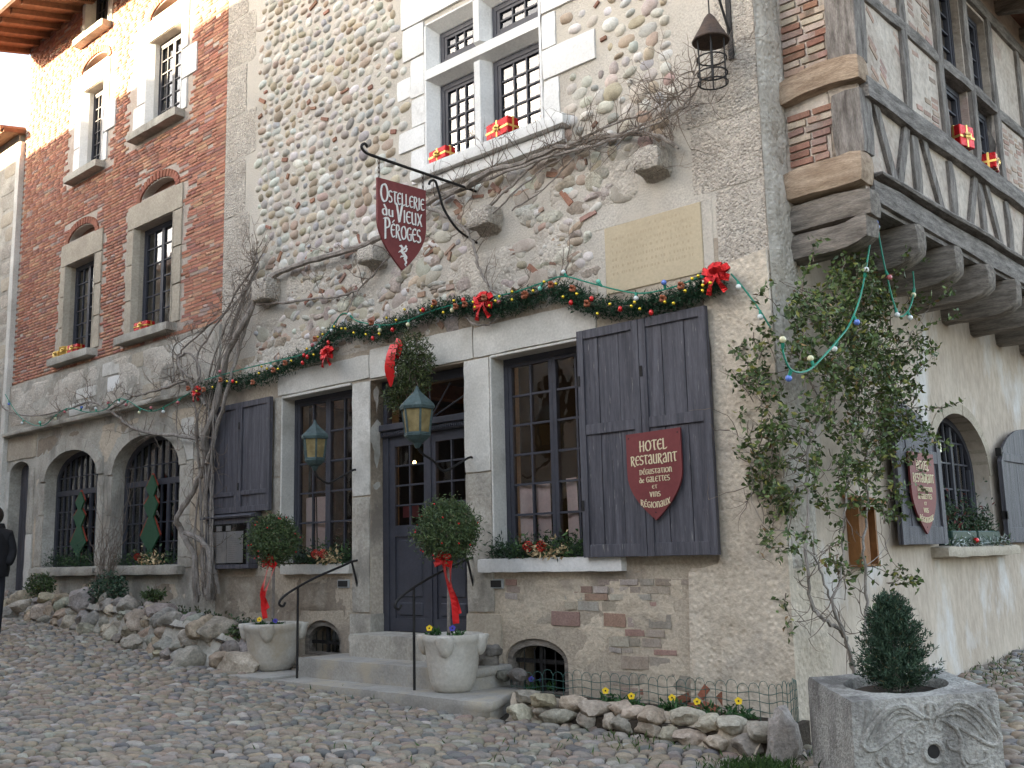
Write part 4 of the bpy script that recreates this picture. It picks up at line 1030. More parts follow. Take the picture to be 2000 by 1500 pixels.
# ------------------------------------------------------------------ lettering: broad-nib strokes
def arc(cx, cy, rx, ry, a0, a1, n=9): return [(cx + rx * math.cos(math.radians(a0 + (a1 - a0) * i / n)), cy + ry * math.sin(math.radians(a0 + (a1 - a0) * i / n))) for i in range(n + 1)]
GL = {
 'O': (.74, [arc(.37, .5, .33, .5, 90, 450, 16)]), 'S': (.52, [arc(.26, .75, .22, .25, 40, 250, 8) + arc(.26, .25, .24, .25, 80, -140, 8)]),
 'T': (.60, [[(.0, .93), (.15, 1.0), (.60, .97)], [(.31, .98), (.29, .35), (.36, .02), (.46, .05)]]), 'E': (.56, [arc(.34, .5, .3, .5, 55, 310, 12), [(.06, .53), (.44, .55)]]),
 'L': (.50, [[(.08, 1.03), (.1, .0)], [(.08, .02), (.34, .0), (.48, .12)]]), 'R': (.64, [[(.1, .0), (.1, 1.0)], [(.02, .95)] + arc(.22, .76, .28, .24, 90, -90, 8), [(.24, .5), (.45, .1), (.6, -.12), (.7, -.1)]]),
 'I': (.26, [[(.13, 0), (.13, 1.0)]]), 'D': (.70, [[(.12, 0), (.12, 1)], [(.0, .97)] + arc(.22, .5, .40, .5, 80, -90, 12) + [(.05, .0)]]), 'U': (.64, [[(.08, 1.0)] + arc(.3, .28, .22, .28, 180, 330, 8), [(.52, 1.0), (.54, .0)]]),
 'V': (.62, [[(.0, 1.02), (.12, .95), (.32, .0)], [(.32, .0), (.58, 1.02)]]), 'X': (.62, [[(.04, 1.0), (.56, 0)], [(.54, 1.0), (.06, 0)]]), 'P': (.60, [[(.12, -.12), (.12, 1.0)], [(.0, .95)] + arc(.24, .74, .3, .27, 90, -100, 9)]),
 'G': (.64, [arc(.34, .5, .31, .5, 50, 300, 12), [(.34, .48), (.58, .48), (.56, .05)]]), 'H': (.66, [[(.1, 1.05), (.1, 0)], [(.02, .5), (.6, .56)], [(.54, 1.0), (.54, .0)]]),
 'A': (.64, [arc(.30, .62, .24, .38, 150, 60, 5) + [(.52, .5), (.54, .0)], [(.52, .5)] + arc(.3, .24, .22, .24, 90, 330, 9)]), 'N': (.64, [[(.1, 1.0), (.1, 0)], [(.1, .8)] + arc(.32, .7, .22, .3, 140, 0, 7) + [(.54, .05), (.62, .0)]]),
 'd': (.56, [arc(.27, .3, .22, .3, 0, 360, 12), [(.2, .98), (.48, .55), (.48, .02)]]), 'u': (.54, [[(.08, .6)] + arc(.26, .2, .18, .2, 180, 330, 6), [(.44, .6), (.46, .0)]]), 'e': (.48, [arc(.26, .3, .2, .3, 50, 310, 10), [(.06, .3), (.42, .36)]]), ' ': (.32, []),
}
def hull(P):
    P = sorted(set(P)); 
    def half(Q):
        h = []
        for p in Q:
            while len(h) > 1 and (h[-1][0] - h[-2][0]) * (p[1] - h[-2][1]) - (h[-1][1] - h[-2][1]) * (p[0] - h[-2][0]) <= 0: h.pop()
            h.append(p)
        return h[:-1]
    return half(P) + half(P[::-1])
def letter_polys(txt, nib=.15, thin=.055, gap=.1):
    x = 0; out = []
    for ch in txt:
        acc = ch == 'É'; big = ch.startswith('^')
        w, st = GL['E' if acc else ch]
        for pl in st:
            for a, b_ in zip(pl[:-1], pl[1:]): out.append([(x + a[0], a[1]), (x + b_[0], b_[1])])
        if acc: out.append([(x + .26, 1.12), (x + .44, 1.3)])
        x += w + gap
    c, s_ = math.cos(.35), math.sin(.35); polys = []
    for (a, b_) in out:
        P = []
        for q in (a, b_):
            for (i, j) in ((-1, -1), (1, -1), (1, 1), (-1, 1)):
                dx, dy = i * nib / 2, j * thin / 2; P.append((round(q[0] + dx * c - dy * s_, 5), round(q[1] + dx * s_ + dy * c, 5)))
        polys.append(hull(P))
    return polys, x - gap
def lettering(parent, rows, fn, mm, name='lettering', shadow=None):
    """rows: (text, centre_u, base_v, height, width or None, first-letter scale); fn(u, v, out) -> 3D"""
    for (txt, cu, bv, h, wid, first) in rows:
        b = MB(); k = 0
        f0, w0 = letter_polys(txt[0]) if first != 1 else ([], 0)
        pr, w1 = letter_polys(txt[1:] if first != 1 else txt)
        W = (w0 * first + .08 if first != 1 else 0) + w1; sx_ = (wid / W) if wid else h
        x0 = cu - W * sx_ / 2
        for off, dd, tgt in (((.012, -.012), .0015, shadow), ((0, 0), .003, mm)):
            if tgt is None: continue
            b = MB()
            for P in f0:
                k += 1; b.prism([(x0 + p * first * sx_ + off[0] * h * 3, bv - .12 * h * (first - 1) + q_ * first * h + off[1] * h * 3) for p, q_ in P], fn, .0003, dd + k * .00002)
            for P in pr:
                k += 1; xs_ = x0 + (w0 * first + .08 if first != 1 else 0) * sx_
                b.prism([(xs_ + p * sx_ + off[0] * h * 3, bv + q_ * h + off[1] * h * 3) for p, q_ in P], fn, .0003, dd + k * .00002)
            b.build(name if tgt == mm else 'letter_shadow', M[tgt], parent)
def shield(w, h, n=10):
    hw = w / 2
    R = [(hw * (1 - (i / n) ** 2.2), -h * .42 - h * .58 * (i / n)) for i in range(n + 1)]
    R = [(hw, 0)] + [(hw * (1 - (i / n) ** 1.9), -h * .46 - h * .54 * (i / n)) for i in range(n + 1)]
    Lf = [(-x, y) for (x, y) in R[::-1]][1:]
    return R + Lf

# ------------------------------------------------------------------ hanging sign
sg = thing('hanging_sign', 'hanging burgundy shield sign reading Ostellerie du Vieux Péroges on iron bracket', 'sign', (-7.77, -1.1, 4.53))
SY, SZ = -1.115, 5.46
def fs(u, v, o): return Vector((-7.77 + .012 + o, SY + u, SZ + v + .04 * u))
b = MB(); b.prism(shield(.67, .93), lambda u, v, o: Vector((-7.77 + o, SY + u, SZ + v + .04 * u)), -.012, .012); b.build('board', M['signred'], sg)
R1 = [('OSTELLERIE', .005, -.235, .125, .60, 1.5), ('du', -.20, -.385, .115, .15, 1), ('VIEUX', .09, -.415, .13, .37, 1.45), ('PÉROGES', .0, -.60, .14, .50, 1.4)]
lettering(sg, R1, fs, 'white', shadow='shadowpaint')
b = MB(); k = 0
for (pts, r0, r1) in (([(-.02, -.675), (.005, -.70), (-.015, -.73), (.02, -.76), (.045, -.785), (.03, -.81)], .014, .02), ([(.03, -.81), (.05, -.84), (.03, -.865), (.045, -.88)], .014, .005), ([(.0, -.72), (.03, -.69), (.05, -.665)], .006, .012), ([(.01, -.74), (.045, -.72), (.06, -.69)], .005, .011), ([(-.01, -.74), (-.04, -.735), (-.055, -.75)], .006, .004), ([(.01, -.78), (-.02, -.785), (-.03, -.80)], .007, .004), ([(-.02, -.675), (-.045, -.68)], .012, .005)):
    for i in range(len(pts) - 1):
        a, c_ = Vector(pts[i]), Vector(pts[i + 1]); dd = (c_ - a).normalized(); nn = Vector((-dd.y, dd.x)); q0 = lerp(r0, r1, i / (len(pts) - 1)); q1 = lerp(r0, r1, (i + 1) / (len(pts) - 1)); k += 1
        b.prism([tuple(a + nn * q0 - dd * q0 * .4), tuple(c_ + nn * q1 + dd * q1 * .4), tuple(c_ - nn * q1 + dd * q1 * .4), tuple(a - nn * q0 - dd * q0 * .4)], fs, .0003, .003 + k * .00003)
b.build('dragon_emblem', M['white'], sg)
br = MB(); br.tube([(-7.77, .02, 5.665), (-7.77, -.8, 5.665), (-7.77, -1.52, 5.665)], .016, 8)
br.tube(smooth_path([(-7.77, -1.5, 5.665), (-7.77, -1.6, 5.675), (-7.77, -1.65, 5.72), (-7.77, -1.61, 5.765), (-7.77, -1.57, 5.74)]), .015, 8); br.build('bracket_arm', M['iron'], sg, True)
br = MB(); br.tube(smooth_path([(-7.77, -.72, 5.56), (-7.77, -.70, 5.60), (-7.77, -.63, 5.62), (-7.77, -.58, 5.52), (-7.77, -.50, 5.33), (-7.77, -.3, 5.15), (-7.77, -.04, 5.07), (-7.77, .03, 5.06)]), .014, 8); br.build('bracket_brace', M['iron'], sg, True)
for yy in (-1.42, -.81):
    b = MB()
    for k in range(4):
        c_ = Vector((-7.77, yy, 5.63 - k * .048)); rr = []
        for i in range(9): t = 2 * math.pi * i / 8; rr.append(c_ + Vector((.012 * math.cos(t) * (k % 2), .012 * math.cos(t) * ((k + 1) % 2), .03 * math.sin(t))))
        b.tube(rr, .0045, 5, False)
    b.build('chain', M['rust'], sg)

# ------------------------------------------------------------------ shutters
def shutter(label, x0, x1, z0, z1, y, leaves, planks, rails, xf=None, toparc=None, loc=None, stile=.075):
    t = thing('window_shutter', label, 'shutter', loc or (lerp(x0, x1, .5), y, z0), 'dark wooden shutters'); lw = (x1 - x0) / leaves
    def top(x):
        return toparc(x) if toparc else z1
    for l in range(leaves):
        a0 = x0 + l * lw + .004; a1 = x0 + (l + 1) * lw - .004; pw = (a1 - a0) / planks
        for k in range(planks):
            p0, p1 = a0 + k * pw + .004, a0 + (k + 1) * pw - .004; b = MB(); dy = random.uniform(-.005, .004); n = 5 if toparc else 1
            for i in range(n):
                c0, c1 = lerp(p0, p1, i / n), lerp(p0, p1, (i + 1) / n); za, zb = top(c0) + random.uniform(-.004, .004), top(c1)
                b.hexa([(c0, y + dy, z0), (c1, y + dy, z0), (c1, y + .03, z0), (c0, y + .03, z0), (c0, y + dy, za), (c1, y + dy, zb), (c1, y + .03, zb), (c0, y + .03, za)])
            mapped(b, xf).build('plank', M['paint'], t)
        for (p0, p1) in ((a0, a0 + stile), (a1 - stile, a1)):
            b = MB(); za, zb = top(p0), top(p1); b.hexa([(p0, y - .022, z0), (p1, y - .022, z0), (p1, y - .004, z0), (p0, y - .004, z0), (p0, y - .022, za - .002), (p1, y - .022, zb - .002), (p1, y - .004, zb - .002), (p0, y - .004, za - .002)]); mapped(b, xf).build('stile', M['paint'], t)
        for (r0, r1) in rails:
            b = MB(); b.bbox(a0 + stile + .001, a1 - stile - .001, y - .02, y - .004, r0, r1, .004); mapped(b, xf).build('rail', M['paint'], t)
        for q_ in (.75, .2): b = MB(); b.box(a0, a0 + .03, y - .03, y + .04, lerp(z0, z1, q_), lerp(z0, z1, q_) + .1); mapped(b, xf).build('hinge', M['iron'], t)
    return t
shutter('large folded dark slate shutter carrying the burgundy shield sign, right of the door', -6.29, -4.80, 1.57, 3.78, -.12, 2, 3, [(1.57, 1.69), (2.74, 2.84), (3.69, 3.78)])
shutter('dark slate shutter above the glazed menu case, left of the door', -13.05, -11.56, 2.27, 3.78, -.08, 2, 2, [(2.27, 2.35), (2.50, 2.56), (3.70, 3.78)])
def ss(p): return (-4.2 - p[1], p[0], p[2])
shutter('round-topped slate shutter behind the climbing rose, with the smaller shield sign', 2.02, 3.2, 1.62, 3.0, -.12, 1, 4, [(1.62, 1.8), (2.45, 2.58)], ss, lambda x: 2.38 + .68 * math.sqrt(max(0, 1 - ((x - 2.02) / 1.25) ** 2)), (-4.1, 2.6, 1.62), .1)
shutter('round-topped slate shutter cut by the right edge of the picture', 5.16, 6.4, 1.62, 3.0, -.12, 1, 4, [(1.62, 1.8), (2.6, 2.7)], ss, lambda x: 2.38 + .68 * math.sqrt(max(0, 1 - ((6.4 - x) / 1.3) ** 2)), (-4.1, 5.8, 1.62), .1)
R2 = [('HOTEL', .03, -.20, .105, .28, 1), ('RESTAURANT', .03, -.34, .095, .47, 1), ('DÉGUSTATION', .045, -.445, .05, .33, 1), ('de GALETTES', .03, -.53, .055, .31, 1), ('ET', .03, -.60, .035, .05, 1), ('VINS', .03, -.685, .05, .11, 1)]
def wall_sign(label, w, h, fn, loc, k=1.0):
    t = thing('shield_sign', label, 'sign', loc, 'shield signs on shutters')
    b = MB(); b.prism(shield(w, h), fn, -.02, 0.0); b.build('board', M['signred'], t)
    lettering(t, [(a, (c_ - .03) * w / .56, v * h / .93, hh * h / .93, wd * w / .56, f_) for (a, c_, v, hh, wd, f_) in R2], fn, 'cream')
    bend = lambda u, v, o: fn(u, v - .10 * h / .93 * 0 + (u / (w * .3)) ** 2 * .045 * h / .93, o)
    lettering(t, [('RÉGIONAUX', 0, -.80 * h / .93, .06 * h / .93, .30 * w / .56, 1)], bend, 'cream')
    b = MB()
    for (u, v) in ((-w / 2 + .03, -.04), (w / 2 - .03, -.04), (0, -h + .07)): b.prism([(u + .006 * math.cos(i), v + .006 * math.sin(i)) for i in range(6)], fn, 0, .004)
    b.build('screws', M['iron'], t)
yb = -.165
tl, tr, tip = F(1222, 848, yb), F(1328, 836, yb), F(1281, 1016, yb)
wall_sign('burgundy shield sign reading Hotel Restaurant on the large shutter beside the door', tr.x - tl.x, (tl.z + tr.z) / 2 - tip.z, lambda u, v, o: Vector(((tl.x + tr.x) / 2 + u, yb - o, (tl.z + tr.z) / 2 + v + .02 * u)), ((tl.x + tr.x) / 2, yb, tip.z))
wall_sign('burgundy shield sign reading Hotel Restaurant on the side-wall shutter behind the rose', .64, .82, lambda u, v, o: Vector((-4.03 + o, 2.58 + u, 2.54 + v)), (-4.05, 2.58, 1.72))

# ------------------------------------------------------------------ lanterns
def lantern(label, c, z0, z1, r, bracket, cat='lantern'):
    t = thing('wall_lantern', label, cat, (c[0], c[1], z0), 'verdigris wall lanterns')
    H = z1 - z0; zb, zt = z0 + .2 * H, z0 + .62 * H; n = 6; rb, rt = r * .74, r * .94
    def V(k, rr, z): a = math.pi / 6 + 2 * math.pi * k / n; return Vector((c[0] + rr * math.cos(a), c[1] + rr * math.sin(a), z))
    b = MB()
    for k in range(n): b.tube([V(k, rb, zb), V(k, rt, zt)], .012, 5)
    for (rr, z, th) in ((rb, zb, .016), (rt, zt, .016)):
        b.tube([V(k, rr, z) for k in range(n + 1)], th, 5)
    b.build('cage', M['verdigris'], t)
    for k in range(n):
        b = MB(); b.add([V(k, rb * .985, zb), V(k + 1, rb * .985, zb), V(k + 1, rt * .985, zt), V(k, rt * .985, zt)], [(0, 1, 2, 3)]); b.build('pane', M['amber'], t)
    def hexl(prof, name):
        b = MB(); b0 = 0
        for (rr, z) in prof: b.v += [tuple(V(k, rr, z)) for k in range(n)]
        for i in range(len(prof) - 1):
            for k in range(n): b.face([i * n + k, i * n + (k + 1) % n, (i + 1) * n + (k + 1) % n, (i + 1) * n + k])
        b.face([k for k in reversed(range(n))]); b.face([(len(prof) - 1) * n + k for k in range(n)]); b.build(name, M['verdigris'], t)
    hexl([(r * 1.06, zt - .01), (r * 1.1, zt + .02), (r * 1.0, zt + .05), (r * .85, zt + .12 * H), (r * .5, zt + .21 * H), (r * .22, zt + .28 * H), (r * .12, zt + .33 * H), (.008, z1)], 'roof')
    hexl([(.02, z0 - .02), (r * .3, z0 + .03), (r * .6, zb - .06), (r * .82, zb - .02), (r * .8, zb + .01)], 'base')
    b = MB(); b.tube(smooth_path(bracket), .013, 7); b.build('bracket', M['iron'], t, True)
lantern('smaller green copper lantern on iron arm before the left window', (-9.87, -.63), 2.66, 3.24, .155, [(-9.87, -.63, 2.66), (-9.87, -.6, 2.58), (-9.87, -.45, 2.5), (-9.87, -.37, 2.52), (-9.87, -.2, 2.6), (-9.87, -.03, 2.68), (-9.87, .03, 2.62)])
lantern('larger green copper lantern on iron arm before the door', (-7.88, -.82), 2.74, 3.37, .175, [(-7.88, -.82, 2.74), (-7.88, -.76, 2.67), (-7.88, -.6, 2.6), (-7.88, -.45, 2.5), (-7.88, -.25, 2.58), (-7.88, -.04, 2.67), (-7.88, .03, 2.6)])
b0 = bpy.data.objects
# open cage lamp
t = thing('cage_lamp', 'open iron cage lamp with conical cap hanging from wall bracket, upper right', 'lamp', (-4.45, -.37, 5.68))
c = (-4.45, -.37); zl = 5.70
b = MB(); b.lathe([(.165, 6.09 - zl), (.17, 6.10 - zl), (.10, 6.22 - zl), (.05, 6.32 - zl), (.018, 6.36 - zl)], (c[0], c[1], zl), 20); b.build('cap', M['rust'], t, True)
b = MB()
for k in range(6): a = 2 * math.pi * k / 6; b.tube([(c[0] + .13 * math.cos(a), c[1] + .13 * math.sin(a), 6.11), (c[0] + .13 * math.cos(a), c[1] + .13 * math.sin(a), 5.70)], .007, 5)
b.build('cage_bars', M['iron'], t)
for z in (5.70, 5.79, 5.93):
    b = MB(); b.tube([(c[0] + .132 * math.cos(2 * math.pi * k / 16), c[1] + .132 * math.sin(2 * math.pi * k / 16), z) for k in range(17)], .008, 5, False); b.build('cage_ring', M['iron'], t)
b = MB(); b.tube([(c[0], c[1], 6.1), (c[0], c[1], 5.74)], .014, 6); b.build('lamp_stem', M['iron'], t)
b = MB(); b.tube([(c[0], c[1], 6.36), (c[0], c[1], 6.9)], .008, 6); b.build('chain', M['iron'], t)
b = MB(); b.tube([(-4.45, .02, 6.9), (-4.45, -.5, 6.9)], .015, 6); b.tube([(-4.45, -.35, 6.9), (-4.45, -.02, 6.3)], .012, 6); b.box(-4.475, -4.425, -.03, .01, 6.05, 6.95); b.build('bracket', M['iron'], t)

# ------------------------------------------------------------------ plaque, menu case
t = thing('wall_plaque', 'tan stone plaque with worn inscription set in the upper wall', 'plaque', (-5.4, 0, 4.15))
b = MB(); b.bbox(-5.99, -4.87, -.012, .05, 4.12, 4.80, .006); b.build('slab', M['plaque'], t)
b = MB(); b.tint = (1, 1, 1)
for i, zz in enumerate((4.72, 4.65, 4.58, 4.51, 4.44, 4.37, 4.30)):
    x = -5.45 if i == 0 else -5.9
    while x < (-5.1 if i == 0 else -4.97):
        w = random.uniform(.015, .04); b.box(x, x + w * .5, -.0135, -.0115, zz, zz + .025); x += w + random.choice((.006, .008, .03))
stuff(b.build('inscription', M['engrave'], t))
b = MB()
for r_ in (rect(-6.10, -4.76, 4.80, 4.93), rect(-6.10, -5.99, 4.10, 4.80), rect(-4.87, -4.76, 4.10, 4.80)):
    b.prism([(p + random.uniform(-.015, .015), q_ + random.uniform(-.01, .01)) for p, q_ in r_], front, -.004, .02)
b.build('mortar_border', M['mortar'], t)
t = thing('menu_case', 'dark glazed menu case with printed pages below the left shutter', 'menu case', (-12.5, -.1, 1.53))
b = MB()
for r_ in ((-13.0, -11.93, 1.52, 1.58), (-13.0, -11.93, 2.12, 2.2), (-13.0, -12.94, 1.58, 2.12), (-11.99, -11.93, 1.58, 2.12)): b.bbox(r_[0], r_[1], -.15, 0, r_[2], r_[3], .006)
b.build('frame', M['paint'], t)
b = MB(); b.hexa([(-13.08, -.19, 2.2), (-11.85, -.19, 2.2), (-11.85, 0, 2.2), (-13.08, 0, 2.2), (-13.08, -.2, 2.22), (-11.85, -.2, 2.22), (-11.85, -.02, 2.28), (-13.08, -.02, 2.28)]); b.build('roof_board', M['paint'], t)
b = MB(); b.box(-12.94, -11.99, -.135, -.125, 1.58, 2.12); b.build('backing', M['dark'], t)
for (x0, x1, z0, z1) in ((-12.86, -12.48, 1.6, 2.02), (-12.47, -12.08, 1.6, 2.02), (-12.74, -12.6, 2.03, 2.1), (-12.5, -12.38, 2.03, 2.1)):
    b = MB(); b.box(x0, x1, -.142, -.138, z0, z1); pg = b.build('menu_page', M['paper'], t)
    if z1 < 2.03:
        b = MB(); z = z1 - .05
        while z > z0 + .03: b.box(x0 + .05, x0 + random.uniform(.16, .3), -.1438, -.1422, z, z + .002); z -= .026
        stuff(b.build('printed_lines', M['plastic'], pg))
b = MB(); b.add([(-12.94, -.149, 1.58), (-11.99, -.149, 1.58), (-11.99, -.149, 2.12), (-12.94, -.149, 2.12)], [(0, 1, 2, 3)]); b.build('glass', M['glass'], t)

# ------------------------------------------------------------------ entrance steps and rails
t = thing('entrance_steps', 'worn grey stone steps with rounded edges leading up to the door', 'steps', (-8.3, -.6, .17))
def tread(poly, z0, z1, mm='stepstone', name='step', nose=.03):
    b = MB(); c_ = (sum(p[0] for p in poly) / len(poly), sum(p[1] for p in poly) / len(poly))
    def ring(s_, z): return [(c_[0] + (p[0] - c_[0]) * s_ + 0 * p[0], c_[1] + (p[1] - c_[1]) * s_, z + .006 * noise.noise(Vector((p[0] * 3, p[1] * 3, z)))) for p in poly]
    rings = [ring(.985, z0), ring(.985, z1 - .09), ring(1.0, z1 - .075), ring(1.006, z1 - .04), ring(.998, z1 - .008), ring(.99, z1)]
    n = len(poly)
    for r_ in rings: b.v += r_
    for i in range(len(rings) - 1):
        for k in range(n): b.face([i * n + k, i * n + (k + 1) % n, (i + 1) * n + (k + 1) % n, (i + 1) * n + k])
    b.face([(len(rings) - 1) * n + k for k in range(n)]); b.build(name, M[mm], t, True)
def frontedge(x0, x1, y, n=12, wob=.03): return [(lerp(x0, x1, i / n), y + wob * noise.noise(Vector((x0 + i * .7, y, 0)))) for i in range(n + 1)]
tread(frontedge(-9.95, -6.78, -1.13) + [(-6.66, -1.06), (-6.68, -.95), (-7.2, -.05), (-9.95, -.05)], .0, .315)
tread(frontedge(-10.0, -7.35, -.74) + [(-7.35, -.04), (-10.0, -.04)], .2, .52)
tread(frontedge(-9.62, -7.9, -.32) + [(-7.9, .18), (-9.62, .18)], .4, .765, 'limejamb', 'threshold')
tread(frontedge(-10.75, -9.98, -1.22, 6) + [(-9.98, -.5), (-10.75, -.5)], .1, .335, 'stepstone', 'side_slab')
for (x, lab, zf) in ((-9.84, 'black wrought-iron handrail left of the entrance steps', .5), (-7.9, 'black wrought-iron handrail right of the entrance steps', .5)):
    t = thing('handrail', lab, 'handrail', (x, -.85, .3), 'handrails by the steps')
    b = MB(); b.tube(smooth_path([(x, .03, 1.60), (x, -.1, 1.58), (x, -.22, 1.54), (x, -.6, 1.42), (x, -.9, 1.30), (x, -1.07, 1.21), (x, -1.12, 1.14), (x, -1.07, 1.11), (x, -1.04, 1.15)]), .014, 7); b.build('rail', M['iron'], t, True)
    b = MB(); b.tube([(x, -.87, 1.31), (x, -.87, .31)], .014, 7); b.build('post', M['iron'], t, True)
    b = MB(); b.tube([(x, -.1, 1.58), (x, .03, 1.15)], .013, 7); b.build('brace', M['iron'], t, True)
# ------------------------------------------------------------------ foliage helpers
def unit(n, bias=None, k=0.0):
    d = rng.normal(size=(n, 3)); d /= np.linalg.norm(d, axis=1, keepdims=True)
    if bias is not None:
        d = d + np.asarray(bias) * k; d /= np.linalg.norm(d, axis=1, keepdims=True)
    return d
def leaves(name, P, L, W, cols, parent, bias=None, k=0.0, mm='leaf', wts=None, bend=.15):
    P = np.asarray(P, np.float64); n = len(P)
    d = unit(n, bias, k); s_ = np.cross(d, unit(n)); s_ /= np.linalg.norm(s_, axis=1, keepdims=True) + 1e-9; nn = np.cross(d, s_)
    l = L * rng.uniform(.65, 1.25, (n, 1)); w = W * rng.uniform(.7, 1.2, (n, 1))
    a = P; b_ = P + d * l * .45 + s_ * w * .5 + nn * l * bend; c_ = P + d * l; e = P + d * l * .45 - s_ * w * .5 + nn * l * bend
    V = np.stack([a, b_, c_, e], 1).reshape(-1, 3); Q = np.arange(4 * n).reshape(n, 4)
    T3 = np.stack([Q[:, [0, 1, 2]], Q[:, [0, 2, 3]]], 1).reshape(-1, 3)
    ci = rng.choice(len(cols), n, p=(np.array(wts) / np.sum(wts) if wts is not None else None))
    t = np.array(cols)[ci] * rng.uniform(.75, 1.25, (n, 1))
    return stuff(mesh_np(name, V, T3, M[mm], parent, np.repeat(t, 2, 0)))
GREEN = [(.055, .085, .03), (.075, .11, .035), (.04, .065, .025)]
def ball_pts(n, c, r, shell=.55, sq=(1, 1, 1), lump=.12):
    d = unit(n); rr = r * (shell + (1 - shell) * rng.uniform(0, 1, n) ** .5)
    lm = np.array([1 + lump * noise.noise(Vector(x) * 2.5 + Vector(c)) for x in d])
    return np.asarray(c) + d * (rr * lm)[:, None] * np.asarray(sq)
def ribbon(b, pts, w, nrm=(0, -1, 0), tw=.6):
    P = smooth_path(pts, 4); n = len(P); base = len(b.v); w_ = w
    for i, p in enumerate(P):
        d = (P[min(i + 1, n - 1)] - P[max(i - 1, 0)]).normalized(); s_ = d.cross(Vector(nrm)); s_ = s_.normalized() if s_.length > 1e-4 else Vector((1, 0, 0))
        s_.rotate(Matrix.Rotation(tw * math.sin(i * .45 + base * .37), 3, d)); ww = float(np.interp(i / (n - 1), np.linspace(0, 1, len(w_)), w_)) if hasattr(w_, '__len__') else w_
        b.v.append(tuple(p + s_ * ww / 2)); b.v.append(tuple(p - s_ * ww / 2))
    for i in range(n - 1): b.face([base + 2 * i, base + 2 * i + 1, base + 2 * i + 3, base + 2 * i + 2])
def bow(parent, c, s, name='bow', mm='foil', tails=True, nrm=(0, -1, 0), right=(1, 0, 0)):
    b = MB(); c = Vector(c); R = Vector(right); U = Vector((0, 0, 1)); N = Vector(nrm)
    for (a, l) in ((25, 1), (-20, .95), (155, 1), (200, .95), (70, .8), (110, .8)):
        d = R * math.cos(math.radians(a)) + U * math.sin(math.radians(a)); n2 = N * .5
        ribbon(b, [c, c + d * s * .55 * l + n2 * s * .6, c + d * s * l + n2 * s * .25, c + d * s * .6 * l + n2 * s * .02, c + n2 * s * .1], s * .42, nrm, .25)
    if tails:
        for a in (-60, -115): d = R * math.cos(math.radians(a)) + U * math.sin(math.radians(a)); ribbon(b, [c + N * s * .2, c + d * s * .7 + N * s * .3, c + d * s * 1.25 + N * s * .15], s * .34, nrm, .4)
    return b.build(name, M[mm], parent)
NODES = None
def twig(b, p, d, l, r, depth=2, up=.25, flat=True, n=5):
    pts = [Vector(p)]; dd = Vector(d).normalized()
    st = max(4, int(l / .07)); 
    for i in range(st):
        dd = dd + Vector((random.gauss(0, .28), random.gauss(0, .12), random.gauss(0, .28) + up * .25)); dd.normalize()
        q = pts[-1] + dd * l / st
        if flat: q.y = min(-.02, max(-.35, q.y))
        pts.append(q)
    b.tube(pts, [lerp(r, r * .35, i / st) for i in range(st + 1)], 4, False)
    if NODES is not None: NODES.extend(pts[1:])
    if depth:
        for k in range(random.randint(1, 3)):
            i = random.randint(1, st); a = (pts[i] - pts[i - 1]).normalized(); e = Vector((random.gauss(0, 1), random.gauss(0, .4), random.gauss(.3, 1))).normalized()
            twig(b, pts[i], a * .4 + e * .8, l * random.uniform(.35, .65), r * .6, depth - 1, up, flat)

# ------------------------------------------------------------------ bare vine on the front
vn = thing('bare_vine', 'bare grey climbing vine with twisted trunks spreading over the house fronts', 'vine', (-13.3, -.2, .8))
def fp(path, y0=-.07, jy=.03): return [F(u, v, y0 + random.gauss(0, jy)) for u, v in path]
def vine(path, r0, r1, name='branch', y0=-.07, tw=0, tl=.3, jy=.025, mm='bark', tr=.006, up=.25):
    P = smooth_path(fp(path, y0, jy), 5, .007); n = len(P); b = MB(); b.tube(P, [lerp(r0, r1, i / (n - 1)) * (1 + .18 * noise.noise(p * 6)) for i, p in enumerate(P)], 7); b.build(name, M[mm], vn, True)
    if tw:
        b = MB()
        for k in range(tw):
            p = P[random.randint(0, n - 1)]; twig(b, p, (random.gauss(0, 1), random.gauss(-.3, .3), random.gauss(.3, .8)), tl * random.uniform(.5, 1.3), tr, 2, up)
        stuff(b.build('twigs', M['twig'], vn))
vine([(383, 1178), (381, 1120), (378, 1080), (352, 1035), (346, 1010), (378, 960), (400, 905), (398, 860), (425, 780), (441, 700), (470, 640), (497, 590), (520, 545)], .046, .034, 'trunk', -.16)
vine([(408, 1172), (410, 1110), (405, 1070), (385, 1050), (360, 1040)], .042, .038, 'trunk', -.2)
vine([(425, 1160), (415, 1050), (412, 950), (405, 870), (415, 800), (440, 720), (452, 650), (480, 570), (505, 520)], .03, .02, 'trunk', -.12, 14, .4)
vine([(418, 1170), (402, 1000), (410, 920), (418, 840), (400, 780), (385, 700), (420, 640), (470, 560), (510, 500)], .022, .012, 'branch', -.14, 22, .45)
vine([(395, 1160), (392, 1000), (388, 900), (382, 800), (360, 740), (345, 700), (370, 670), (440, 610), (500, 540), (500, 490)], .02, .01, 'branch', -.13, 26, .45)
vine([(405, 905), (425, 830), (445, 760), (462, 700), (478, 640), (495, 600)], .03, .022, 'branch', -.17, 8, .4)
vine([(515, 550), (560, 525), (640, 500), (720, 476), (780, 440), (850, 388), (900, 368), (960, 335), (1020, 318), (1080, 292), (1130, 280), (1180, 268), (1240, 262), (1290, 268), (1320, 285)], .042, .02, 'branch', -.13, 34, .42)
vine([(500, 595), (545, 592), (600, 585), (650, 580), (690, 570), (720, 545), (760, 500), (800, 470)], .02, .01, 'branch', -.08, 16, .35)
vine([(690, 570), (680, 610), (672, 640)], .012, .006, 'branch', -.08)
